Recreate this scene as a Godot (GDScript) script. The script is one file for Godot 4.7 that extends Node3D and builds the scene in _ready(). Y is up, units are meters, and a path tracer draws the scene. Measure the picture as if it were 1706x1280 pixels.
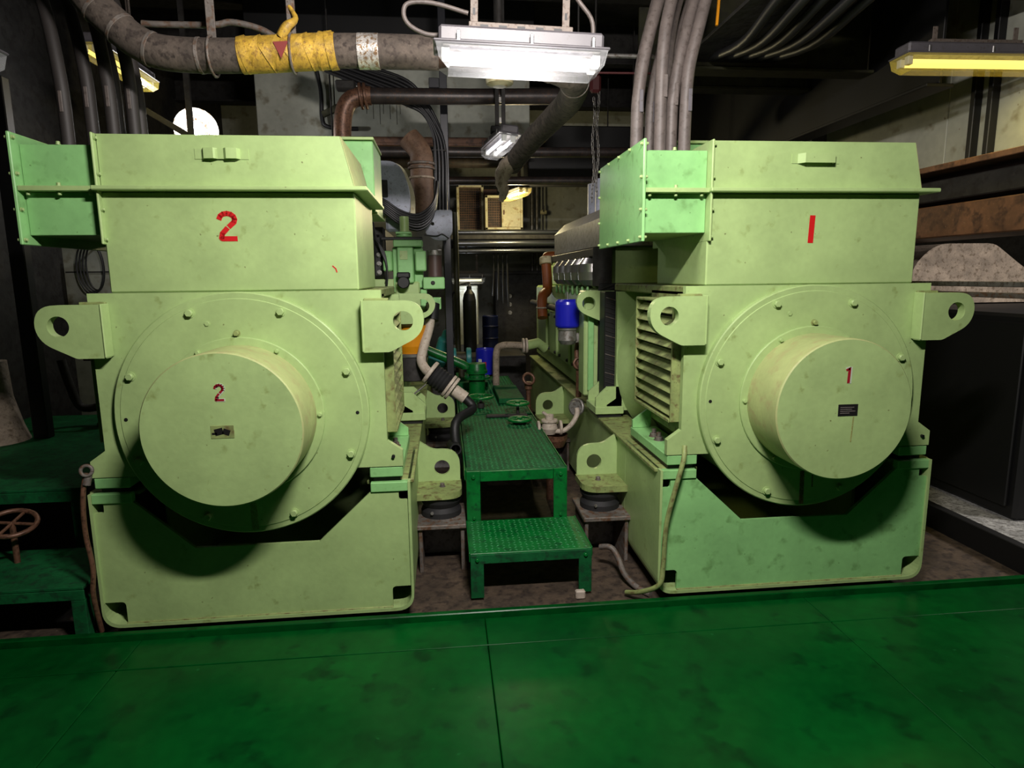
extends Node3D
# Ship's engine room: two green alternators on their base frames, a chequer-plate walkway between them,
# the diesel engines, pipes and lamps behind. Units are metres, y is up, the front of both base frames stands on z = 0.

# ------------------------------------------------------------------ mesh collector
class MB:
	var v := PackedVector3Array()
	var n := PackedVector3Array()
	var uv := PackedVector2Array()

	func tri(a: Vector3, b: Vector3, c: Vector3, na: Vector3, nb: Vector3, nc: Vector3) -> void:
		if (b - a).cross(c - a).dot(na + nb + nc) > 0.0:
			var t := b; b = c; c = t
			t = nb; nb = nc; nc = t
		v.append(a); v.append(b); v.append(c)
		n.append(na); n.append(nb); n.append(nc)

	func quad(a: Vector3, b: Vector3, c: Vector3, d: Vector3, nn: Vector3) -> void:
		tri(a, b, c, nn, nn, nn)
		tri(a, c, d, nn, nn, nn)

	func quads(a: Vector3, b: Vector3, c: Vector3, d: Vector3, na: Vector3, nb: Vector3, nc: Vector3, nd: Vector3) -> void:
		tri(a, b, c, na, nb, nc)
		tri(a, c, d, na, nc, nd)

	# chamfered box
	func box(c: Vector3, s: Vector3, b := 0.004, r := Basis()) -> MB:
		var h := s * 0.5
		b = minf(b, minf(h.x, minf(h.y, h.z)) * 0.9)
		var k := h - Vector3(b, b, b)
		var ax := [Vector3.RIGHT, Vector3.UP, Vector3.BACK]
		for i in 3:
			var u: Vector3 = ax[(i + 1) % 3]
			var w: Vector3 = ax[(i + 2) % 3]
			var a: Vector3 = ax[i]
			for sg in [-1.0, 1.0]:
				var o: Vector3 = a * h[i] * sg
				var uu := u * k[(i + 1) % 3]
				var ww := w * k[(i + 2) % 3]
				quad(c + r * (o - uu - ww), c + r * (o + uu - ww), c + r * (o + uu + ww), c + r * (o - uu + ww), r * (a * sg))
			if b <= 0.0:
				continue
			# edges that run along a
			for s1 in [-1.0, 1.0]:
				for s2 in [-1.0, 1.0]:
					var p1: Vector3 = u * h[(i + 1) % 3] * s1 + w * k[(i + 2) % 3] * s2
					var p2: Vector3 = u * k[(i + 1) % 3] * s1 + w * h[(i + 2) % 3] * s2
					var al := a * k[i]
					quad(c + r * (p1 - al), c + r * (p1 + al), c + r * (p2 + al), c + r * (p2 - al), r * ((u * s1 + w * s2).normalized()))
		if b > 0.0:
			for x in [-1.0, 1.0]:
				for y in [-1.0, 1.0]:
					for z in [-1.0, 1.0]:
						var nn := r * Vector3(x, y, z).normalized()
						tri(c + r * Vector3(h.x * x, k.y * y, k.z * z), c + r * Vector3(k.x * x, h.y * y, k.z * z), c + r * Vector3(k.x * x, k.y * y, h.z * z), nn, nn, nn)
		return self

	# box between two corners
	func bb(a: Vector3, b: Vector3, bev := 0.004) -> MB:
		return box((a + b) * 0.5, (b - a).abs(), bev)

	# turned shape: profile points are (radius, height along the axis)
	func lathe(o: Vector3, axis: Vector3, prof: Array, seg := 24, closed := false) -> MB:
		var a := axis.normalized()
		var e1 := a.cross(Vector3.UP if absf(a.y) < 0.9 else Vector3.RIGHT).normalized()
		var e2 := a.cross(e1)
		for i in prof.size() - 1:
			var p: Vector2 = prof[i]
			var q: Vector2 = prof[i + 1]
			var d := q - p
			if d.length() < 1e-6:
				continue
			var nr := Vector2(d.y, -d.x).normalized()
			for j in seg:
				var t0 := TAU * j / seg
				var t1 := TAU * (j + 1) / seg
				var c0 := e1 * cos(t0) + e2 * sin(t0)
				var c1 := e1 * cos(t1) + e2 * sin(t1)
				var n0 := c0 * nr.x + a * nr.y
				var n1 := c1 * nr.x + a * nr.y
				var P0 := o + c0 * p.x + a * p.y
				var P1 := o + c1 * p.x + a * p.y
				var Q0 := o + c0 * q.x + a * q.y
				var Q1 := o + c1 * q.x + a * q.y
				if p.x > 1e-5:
					tri(P0, P1, Q1, n0, n1, n1)
				if q.x > 1e-5:
					tri(P0, Q1, Q0, n0, n1, n0)
		return self

	func cyl(p0: Vector3, p1: Vector3, r: float, seg := 16, bev := 0.0) -> MB:
		var L := (p1 - p0).length()
		if bev > 0.0:
			return lathe(p0, p1 - p0, [Vector2(0, 0), Vector2(r - bev, 0), Vector2(r, bev), Vector2(r, L - bev), Vector2(r - bev, L), Vector2(0, L)], seg)
		return lathe(p0, p1 - p0, [Vector2(0, 0), Vector2(r, 0), Vector2(r, L), Vector2(0, L)], seg)

	# hexagon bolt head on a washer
	func bolt(o: Vector3, axis: Vector3, r: float, h: float) -> MB:
		lathe(o, axis, [Vector2(r * 1.25, 0), Vector2(r * 1.25, h * 0.2), Vector2(r * 0.9, h * 0.2)], 12)
		return lathe(o, axis, [Vector2(r, h * 0.2), Vector2(r, h * 0.85), Vector2(r * 0.85, h), Vector2(0, h)], 6)

	# round bar or pipe swept along points; radius may be one number or one for each point
	func tube(pts: Array, rad, seg := 12, closed := false, caps := true) -> MB:
		var m := pts.size()
		var fr := []
		var up := Vector3.UP
		for i in m:
			var d: Vector3
			if closed:
				d = (pts[(i + 1) % m] - pts[(i + m - 1) % m]).normalized()
			elif i == 0:
				d = (pts[1] - pts[0]).normalized()
			elif i == m - 1:
				d = (pts[m - 1] - pts[m - 2]).normalized()
			else:
				d = ((pts[i + 1] - pts[i]).normalized() + (pts[i] - pts[i - 1]).normalized()).normalized()
			if i == 0:
				up = Vector3.UP if absf(d.y) < 0.9 else Vector3.RIGHT
			var e1 := (up - d * up.dot(d)).normalized()
			up = e1
			fr.append([e1, d.cross(e1), d])
		var last := m if closed else m - 1
		for i in last:
			var k := (i + 1) % m
			var ra: float = rad[i] if rad is Array else rad
			var rb: float = rad[k] if rad is Array else rad
			for j in seg:
				var t0 := TAU * j / seg
				var t1 := TAU * (j + 1) / seg
				var a0: Vector3 = fr[i][0] * cos(t0) + fr[i][1] * sin(t0)
				var a1: Vector3 = fr[i][0] * cos(t1) + fr[i][1] * sin(t1)
				var b0: Vector3 = fr[k][0] * cos(t0) + fr[k][1] * sin(t0)
				var b1: Vector3 = fr[k][0] * cos(t1) + fr[k][1] * sin(t1)
				quads(pts[i] + a0 * ra, pts[i] + a1 * ra, pts[k] + b1 * rb, pts[k] + b0 * rb, a0, a1, b1, b0)
		if caps and not closed:
			for e in [0, m - 1]:
				var rr: float = rad[e] if rad is Array else rad
				var nn: Vector3 = fr[e][2] * (-1.0 if e == 0 else 1.0)
				for j in seg:
					var t0 := TAU * j / seg
					var t1 := TAU * (j + 1) / seg
					tri(pts[e], pts[e] + (fr[e][0] * cos(t0) + fr[e][1] * sin(t0)) * rr, pts[e] + (fr[e][0] * cos(t1) + fr[e][1] * sin(t1)) * rr, nn, nn, nn)
		return self

	func ring(c: Vector3, axis: Vector3, R: float, r: float, seg := 32, s2 := 8) -> MB:
		var a := axis.normalized()
		var e1 := a.cross(Vector3.UP if absf(a.y) < 0.9 else Vector3.RIGHT).normalized()
		var e2 := a.cross(e1)
		var pts := []
		for i in seg:
			var t := TAU * i / seg
			pts.append(c + (e1 * cos(t) + e2 * sin(t)) * R)
		return tube(pts, r, s2, true)

	# outline in x, y given thickness along z and placed by t
	func prism(poly: PackedVector2Array, z0: float, z1: float, t := Transform3D()) -> MB:
		var idx := Geometry2D.triangulate_polygon(poly)
		for z in [z0, z1]:
			var nn: Vector3 = (t.basis * Vector3(0, 0, 1.0 if z == z1 else -1.0)).normalized()
			for i in range(0, idx.size(), 3):
				tri(t * Vector3(poly[idx[i]].x, poly[idx[i]].y, z), t * Vector3(poly[idx[i + 1]].x, poly[idx[i + 1]].y, z), t * Vector3(poly[idx[i + 2]].x, poly[idx[i + 2]].y, z), nn, nn, nn)
		var cw := Geometry2D.is_polygon_clockwise(poly)
		for i in poly.size():
			var p := poly[i]
			var q := poly[(i + 1) % poly.size()]
			var d := (q - p).normalized()
			var o := Vector2(d.y, -d.x) * (-1.0 if cw else 1.0)
			quad(t * Vector3(p.x, p.y, z0), t * Vector3(q.x, q.y, z0), t * Vector3(q.x, q.y, z1), t * Vector3(p.x, p.y, z1), (t.basis * Vector3(o.x, o.y, 0)).normalized())
		return self

	# plate with one round hole; the outline must be visible all round from the hole's centre
	func plate_hole(poly: PackedVector2Array, c: Vector2, r: float, z0: float, z1: float, t := Transform3D()) -> MB:
		var ang := []
		for i in 48:
			ang.append(TAU * i / 48.0 - PI)
		for p in poly:
			ang.append((p - c).angle())
		ang.sort()
		var inn := []
		var out := []
		for a in ang:
			var d := Vector2.from_angle(a)
			var best := 1e9
			for i in poly.size():
				var hit = Geometry2D.segment_intersects_segment(c, c + d * 50.0, poly[i], poly[(i + 1) % poly.size()])
				if hit != null:
					best = minf(best, c.distance_to(hit))
			if best > 1e8:
				continue
			inn.append(c + d * r)
			out.append(c + d * best)
		var m := inn.size()
		for i in m:
			var k := (i + 1) % m
			for z in [z0, z1]:
				var nn: Vector3 = (t.basis * Vector3(0, 0, 1.0 if z == z1 else -1.0)).normalized()
				quad(t * Vector3(inn[i].x, inn[i].y, z), t * Vector3(out[i].x, out[i].y, z), t * Vector3(out[k].x, out[k].y, z), t * Vector3(inn[k].x, inn[k].y, z), nn)
			var o: Vector2 = (out[k] - out[i])
			if o.length() > 1e-5:
				o = o.normalized()
				quad(t * Vector3(out[i].x, out[i].y, z0), t * Vector3(out[k].x, out[k].y, z0), t * Vector3(out[k].x, out[k].y, z1), t * Vector3(out[i].x, out[i].y, z1), (t.basis * Vector3(o.y, -o.x, 0)).normalized())
			var w: Vector2 = (c - (inn[i] + inn[k]) * 0.5).normalized()
			quad(t * Vector3(inn[i].x, inn[i].y, z0), t * Vector3(inn[k].x, inn[k].y, z0), t * Vector3(inn[k].x, inn[k].y, z1), t * Vector3(inn[i].x, inn[i].y, z1), (t.basis * Vector3(w.x, w.y, 0)).normalized())
		return self

	# flat painted stroke of even width, standing a hair off a surface that faces +z
	func stroke(pts: Array, w: float, z: float, th := 0.0012) -> MB:
		for i in pts.size() - 1:
			var d: Vector2 = (pts[i + 1] - pts[i])
			var b := Basis(Vector3.BACK, d.angle())
			var m: Vector2 = (pts[i] + pts[i + 1]) * 0.5
			box(Vector3(m.x, m.y, z), Vector3(d.length() + w * 0.35, w, th), 0.0, b)
		return self

	func mesh() -> ArrayMesh:
		var a := []
		a.resize(Mesh.ARRAY_MAX)
		a[Mesh.ARRAY_VERTEX] = v
		a[Mesh.ARRAY_NORMAL] = n
		if uv.size() == v.size():
			a[Mesh.ARRAY_TEX_UV] = uv
		var m := ArrayMesh.new()
		m.add_surface_from_arrays(Mesh.PRIMITIVE_TRIANGLES, a)
		return m


# ------------------------------------------------------------------ scene helpers
var M := {}
var used := {}

func numbered(called: String) -> String:
	if not used.has(called):
		used[called] = 0
		return called
	used[called] += 1
	return "%s_%03d" % [called, used[called]]

func tag(o: Node, label: String, category: String, group := "", kind := "") -> Node:
	o.set_meta("label", label)
	o.set_meta("category", category)
	if group != "":
		o.set_meta("group", group)
	if kind != "":
		o.set_meta("kind", kind)
	return o

func thing(called: String, label: String, category: String, at := Vector3.ZERO, group := "") -> Node3D:
	var o := Node3D.new()
	o.name = numbered(called)
	add_child(o, true)
	o.position = at
	tag(o, label, category, group)
	return o

func put(called: String, m, mat: Material, parent: Node, at := Vector3.ZERO) -> MeshInstance3D:
	var o := MeshInstance3D.new()
	o.name = called
	o.mesh = m.mesh() if m is MB else m
	o.material_override = null
	for i in o.mesh.get_surface_count():
		o.set_surface_override_material(i, mat)
	parent.add_child(o, true)
	o.position = at
	return o

# a thing that is one mesh
func solo(called: String, m, mat: Material, label: String, category: String, group := "") -> MeshInstance3D:
	var o := put(numbered(called), m, mat, self)
	tag(o, label, category, group)
	return o

func struct(called: String, m, mat: Material, label: String, category: String) -> MeshInstance3D:
	var o := put(called, m, mat, self)
	tag(o, label, category, "", "structure")
	return o

func V(x: float, y: float, z: float) -> Vector3:
	return Vector3(x, y, z)

func curve(pts: Array, k := 5) -> Array:
	var out := []
	var m := pts.size()
	for i in m - 1:
		var p0: Vector3 = pts[maxi(i - 1, 0)]
		var p1: Vector3 = pts[i]
		var p2: Vector3 = pts[i + 1]
		var p3: Vector3 = pts[mini(i + 2, m - 1)]
		for j in k:
			out.append(p1.cubic_interpolate(p2, p0, p3, float(j) / k))
	out.append(pts[m - 1])
	return out

func round_poly(pts: Array, r: float, k := 5) -> PackedVector2Array:
	# rounds the corners marked by a third value (Vector3: x, y, radius)
	var out := PackedVector2Array()
	var m := pts.size()
	for i in m:
		var c := Vector2(pts[i].x, pts[i].y)
		var rr: float = pts[i].z if pts[i] is Vector3 else r
		if rr <= 0.0:
			out.append(c)
			continue
		var a := Vector2(pts[(i + m - 1) % m].x, pts[(i + m - 1) % m].y)
		var b := Vector2(pts[(i + 1) % m].x, pts[(i + 1) % m].y)
		var da := (a - c).normalized()
		var db := (b - c).normalized()
		for j in k + 1:
			var t := float(j) / k
			out.append((c + da * rr).lerp(c, t).lerp(c.lerp(c + db * rr, t), t))
	return out

# ------------------------------------------------------------------ materials
func noise_bytes(seed_: int, freq: float, w: int, oct := 4, type := FastNoiseLite.TYPE_SIMPLEX_SMOOTH) -> PackedByteArray:
	var f := FastNoiseLite.new()
	f.seed = seed_
	f.noise_type = type
	f.frequency = freq
	f.fractal_octaves = oct
	var im := f.get_seamless_image(w, w, false, false, 0.15)
	im.convert(Image.FORMAT_L8)
	return im.get_data()

# colour with broad tone changes, fine grain, dirt patches with an outline and small chips
func surf_tex(seed_: int, base: Color, vary: float, dirt: Color, dirt_at: float, chip: Color, chip_at: float, w := 256, coarse := 0.006) -> ImageTexture:
	var s := 512.0 / w
	var a := noise_bytes(seed_, coarse * s, w, 5)
	var b := noise_bytes(seed_ + 1, 0.05 * s, w, 3)
	var c := noise_bytes(seed_ + 2, 0.018 * s, w, 5)
	var d := noise_bytes(seed_ + 3, 0.07 * s, w, 2)
	var out := PackedByteArray()
	out.resize(w * w * 3)
	for i in w * w:
		var t := 1.0 + vary * ((a[i] - 128) / 128.0 * 0.8 + (b[i] - 128) / 128.0 * 0.4)
		var col := base * t
		var k := clampf((c[i] / 255.0 - dirt_at) * 5.0, 0.0, 1.0) * clampf((b[i] / 255.0) * 1.4, 0.0, 1.0)
		col = col.lerp(dirt, k)
		if d[i] / 255.0 > chip_at:
			col = col.lerp(chip, 0.8)
		out[i * 3] = clampi(int(col.r * 255.0), 0, 255)
		out[i * 3 + 1] = clampi(int(col.g * 255.0), 0, 255)
		out[i * 3 + 2] = clampi(int(col.b * 255.0), 0, 255)
	return ImageTexture.create_from_image(Image.create_from_data(w, w, false, Image.FORMAT_RGB8, out))

var bump_tex := {}
func bump(seed_: int, freq: float, strength: float) -> ImageTexture:
	var key := "%d_%f_%f" % [seed_, freq, strength]
	if not bump_tex.has(key):
		var f := FastNoiseLite.new()
		f.seed = seed_
		f.frequency = freq
		f.fractal_octaves = 4
		var im := f.get_seamless_image(512, 512, false, false, 0.15)
		im.convert(Image.FORMAT_RGBA8)
		im.bump_map_to_normal_map(strength)
		bump_tex[key] = ImageTexture.create_from_image(im)
	return bump_tex[key]

func mat(col: Color, rough := 0.5, metal := 0.0, tex: Texture2D = null, scale := 1.0, nrm: Texture2D = null, nscale := 0.3) -> StandardMaterial3D:
	var m := StandardMaterial3D.new()
	m.albedo_color = col
	m.roughness = rough
	m.metallic = metal
	if tex or nrm:
		m.uv1_triplanar = true
		m.uv1_world_triplanar = true
		m.uv1_scale = Vector3(scale, scale, scale)
		m.uv1_triplanar_sharpness = 4.0
	if tex:
		m.albedo_texture = tex
	if nrm:
		m.normal_enabled = true
		m.normal_texture = nrm
		m.normal_scale = nscale
	return m

func rgb(r: int, g: int, b: int) -> Color:
	return Color(r / 255.0, g / 255.0, b / 255.0)

func glow(col: Color, e: float) -> StandardMaterial3D:
	var m := StandardMaterial3D.new()
	m.albedo_color = col
	m.emission_enabled = true
	m.emission = col
	m.emission_energy_multiplier = e
	return m

func make_materials() -> void:
	var W := Color.WHITE
	var rough_bump := bump(11, 0.03, 3.0)
	var fine_bump := bump(12, 0.08, 2.0)
	M.paint = mat(W, 0.42, 0, surf_tex(1, rgb(157, 182, 120), 0.06, rgb(128, 144, 84), 0.78, rgb(100, 104, 60), 0.93, 512), 0.9, fine_bump, 0.06)
	M.paint_fresh = mat(W, 0.36, 0, surf_tex(5, rgb(134, 188, 120), 0.06, rgb(112, 158, 96), 0.66, rgb(84, 118, 64), 0.94, 512), 0.9, fine_bump, 0.05)
	M.paint_old = mat(W, 0.6, 0, surf_tex(9, rgb(132, 146, 88), 0.14, rgb(98, 88, 52), 0.56, rgb(72, 62, 36), 0.88), 1.6, rough_bump, 0.25)
	M.paint_dust = mat(W, 0.6, 0, surf_tex(13, rgb(164, 174, 116), 0.07, rgb(160, 156, 108), 0.55, rgb(128, 124, 76), 0.95), 1.3, fine_bump, 0.06)
	M.deck = mat(W, 0.3, 0, surf_tex(21, rgb(3, 72, 25), 0.2, rgb(2, 52, 19), 0.62, rgb(20, 92, 44), 0.95, 512, 0.005), 0.45, bump(14, 0.015, 2.5), 0.12)
	M.deck.metallic_specular = 0.3
	M.walk = mat(W, 0.34, 0, surf_tex(25, rgb(4, 98, 38), 0.16, rgb(6, 66, 30), 0.6, rgb(40, 116, 64), 0.93), 1.5, fine_bump, 0.12)
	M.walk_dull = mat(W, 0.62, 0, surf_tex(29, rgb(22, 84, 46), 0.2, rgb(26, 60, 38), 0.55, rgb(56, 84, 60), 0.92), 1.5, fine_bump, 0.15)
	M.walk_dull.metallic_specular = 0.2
	M.bed = mat(W, 0.75, 0, surf_tex(33, rgb(70, 58, 46), 0.25, rgb(42, 33, 26), 0.5, rgb(110, 98, 84), 0.86), 1.4, rough_bump, 0.6)
	M.rust_grey = mat(W, 0.6, 0.2, surf_tex(37, rgb(104, 98, 92), 0.2, rgb(92, 62, 42), 0.52, rgb(60, 44, 36), 0.8), 2.0, rough_bump, 0.4)
	M.lag = mat(W, 0.85, 0, surf_tex(41, rgb(78, 69, 61), 0.25, rgb(46, 38, 33), 0.52, rgb(112, 102, 92), 0.9), 2.5, rough_bump, 0.7)
	M.lag_pale = mat(W, 0.85, 0, surf_tex(45, rgb(150, 136, 120), 0.2, rgb(96, 82, 66), 0.58, rgb(70, 58, 46), 0.84), 2.0, rough_bump, 0.7)
	M.tape = mat(W, 0.55, 0, surf_tex(49, rgb(178, 144, 52), 0.25, rgb(126, 96, 44), 0.56, rgb(206, 186, 120), 0.86), 4.0, rough_bump, 0.5)
	M.foil = mat(W, 0.35, 0.5, surf_tex(53, rgb(190, 186, 180), 0.3, rgb(120, 86, 52), 0.52, rgb(60, 50, 44), 0.8), 5.0, rough_bump, 0.7)
	M.wall = mat(W, 0.6, 0, surf_tex(57, rgb(168, 170, 158), 0.1, rgb(128, 124, 106), 0.66, rgb(100, 86, 68), 0.95), 0.5, fine_bump, 0.08)
	M.cream = mat(W, 0.55, 0, surf_tex(61, rgb(196, 188, 150), 0.1, rgb(150, 122, 78), 0.64, rgb(116, 80, 44), 0.92), 1.0, fine_bump, 0.08)
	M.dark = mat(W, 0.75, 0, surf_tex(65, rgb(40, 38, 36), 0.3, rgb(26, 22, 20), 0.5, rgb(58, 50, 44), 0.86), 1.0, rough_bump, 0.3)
	M.black = mat(rgb(12, 12, 13), 0.55)
	M.olive = mat(W, 0.6, 0, surf_tex(69, rgb(46, 46, 24), 0.2, rgb(30, 28, 16), 0.55, rgb(60, 58, 34), 0.92), 0.8)
	M.brown = mat(W, 0.6, 0, surf_tex(73, rgb(104, 72, 52), 0.2, rgb(66, 44, 34), 0.55, rgb(130, 96, 70), 0.86), 0.9, fine_bump, 0.1)
	M.cable = mat(W, 0.55, 0, surf_tex(77, rgb(88, 80, 76), 0.12, rgb(68, 60, 55), 0.6, rgb(54, 48, 44), 0.93), 3.0, fine_bump, 0.15)
	M.cable_black = mat(rgb(34, 34, 36), 0.45)
	M.steel = mat(rgb(176, 174, 172), 0.28, 0.85)
	M.pipe_steel = mat(rgb(92, 94, 100), 0.3, 0.8)
	M.steel_dull = mat(W, 0.45, 0.6, surf_tex(81, rgb(140, 138, 134), 0.15, rgb(96, 86, 76), 0.55, rgb(70, 60, 52), 0.85), 3.0)
	M.grey = mat(W, 0.5, 0, surf_tex(85, rgb(122, 120, 118), 0.12, rgb(86, 82, 78), 0.56, rgb(60, 56, 52), 0.85), 2.0)
	M.pale = mat(W, 0.6, 0, surf_tex(89, rgb(164, 168, 184), 0.1, rgb(120, 118, 122), 0.66, rgb(96, 94, 98), 0.93), 3.0)
	M.white_pipe = mat(W, 0.6, 0, surf_tex(93, rgb(176, 164, 150), 0.12, rgb(130, 112, 94), 0.64, rgb(90, 74, 60), 0.93), 4.0, rough_bump, 0.3)
	M.housing = mat(W, 0.45, 0, surf_tex(97, rgb(88, 85, 89), 0.06, rgb(70, 64, 58), 0.72, rgb(54, 48, 44), 0.93), 3.0)
	M.red = mat(rgb(186, 16, 18), 0.5)
	M.red_dark = mat(rgb(140, 22, 34), 0.5)
	M.white = mat(rgb(206, 208, 204), 0.5)
	M.blue = mat(rgb(24, 28, 168), 0.28)
	M.blue_dark = mat(rgb(18, 28, 74), 0.45)
	M.teal = mat(rgb(44, 128, 128), 0.45)
	M.orange = mat(rgb(132, 68, 22), 0.5)
	M.amber = mat(rgb(196, 128, 16), 0.35)
	M.copper = mat(W, 0.45, 0.3, surf_tex(101, rgb(112, 80, 62), 0.2, rgb(64, 44, 34), 0.55, rgb(150, 120, 98), 0.92), 4.0)
	M.gravel = mat(W, 0.8, 0, surf_tex(105, rgb(150, 150, 148), 0.3, rgb(90, 88, 84), 0.5, rgb(196, 196, 194), 0.8), 3.0, rough_bump, 0.8)
	M.rubber = mat(rgb(26, 26, 28), 0.7)
	M.plate_black = mat(rgb(28, 26, 26), 0.4)
	var glass := StandardMaterial3D.new()
	glass.albedo_color = Color(0.95, 0.96, 0.97, 0.12)
	glass.transparency = BaseMaterial3D.TRANSPARENCY_ALPHA
	glass.roughness = 0.05
	M.glass = glass
	var glass_y := glass.duplicate()
	glass_y.albedo_color = Color(0.95, 0.86, 0.4, 0.3)
	M.glass_yellow = glass_y
	M.tube_white = glow(Color(0.96, 0.95, 1.0), 1.5)
	M.tube_yellow = glow(Color(1.0, 0.92, 0.5), 1.5)
	M.tube_far = glow(Color(1.0, 0.95, 0.76), 1.6)
	M.flood = glow(Color(1.0, 0.97, 0.98), 3.0)
	M.rust_stain = mat(W, 0.7, 0, surf_tex(109, rgb(112, 74, 40), 0.25, rgb(138, 128, 74), 0.5, rgb(80, 48, 28), 0.84), 8.0)
	M.rust_faint = mat(W, 0.6, 0, surf_tex(113, rgb(140, 142, 84), 0.1, rgb(160, 176, 116), 0.5, rgb(120, 110, 62), 0.84), 6.0)
	M.white_paint = mat(rgb(176, 190, 168), 0.5)
	M.print_grey = mat(rgb(120, 112, 108), 0.5)
	M.solenoid = mat(rgb(72, 54, 50), 0.45)
	M.copper_lag = mat(W, 0.65, 0, surf_tex(117, rgb(104, 80, 62), 0.2, rgb(84, 58, 42), 0.55, rgb(160, 130, 104), 0.85), 3.0, rough_bump, 0.3)
	M.red_tag = mat(rgb(120, 40, 34), 0.6)
	M.red_dull = mat(rgb(70, 22, 24), 0.6)
	M.strut = mat(W, 0.6, 0.1, surf_tex(125, rgb(104, 94, 86), 0.12, rgb(72, 56, 46), 0.58, rgb(50, 40, 34), 0.9), 5.0)
	M.beam_pale = mat(W, 0.6, 0, surf_tex(129, rgb(84, 72, 58), 0.15, rgb(48, 38, 28), 0.55, rgb(110, 98, 84), 0.9), 1.2)
	M.tread = mat(W, 0.4, 0, surf_tex(133, rgb(52, 124, 76), 0.15, rgb(24, 92, 48), 0.5, rgb(96, 140, 108), 0.88), 4.0)
	M.dark_pipe = mat(W, 0.4, 0.3, surf_tex(121, rgb(60, 54, 52), 0.25, rgb(96, 66, 48), 0.6, rgb(36, 32, 32), 0.84), 2.5)
	M.post = mat(rgb(34, 35, 42), 0.4)
	M.cable_dim = mat(rgb(46, 42, 40), 0.6)
	M.stain = mat(rgb(84, 82, 74), 0.7)

# ------------------------------------------------------------------ the scene
func _ready() -> void:
	# camera
	var cam := Camera3D.new()
	cam.name = "camera"
	cam.fov = 61.62
	cam.near = 0.05
	cam.far = 60.0
	cam.transform = Transform3D(Basis(V(0.99451, -0.01067, 0.10406), V(0.02754, 0.98639, -0.16209), V(-0.10091, 0.16407, 0.98127)), V(0.0, 1.6, 2.8852))
	add_child(cam)
	cam.current = true
	# environment: a closed room below deck, so no sky reaches in
	var we := WorldEnvironment.new()
	we.name = "environment"
	var env := Environment.new()
	env.background_mode = Environment.BG_COLOR
	env.background_color = Color(0.0, 0.0, 0.0)
	env.tonemap_mode = Environment.TONE_MAPPER_LINEAR
	env.tonemap_exposure = 1.0
	env.sdfgi_enabled = true
	env.ssao_enabled = true
	env.ssil_enabled = true
	we.environment = env
	add_child(we)
	make_materials()
	room()
	lamps()
	for k in 2:
		base_frame(k)
		generator(k)
	walkway()
	left_stairs()
	engine_one()
	engine_two()
	between()
	overhead()
	back_area()
	right_side()
	left_side()

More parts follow.
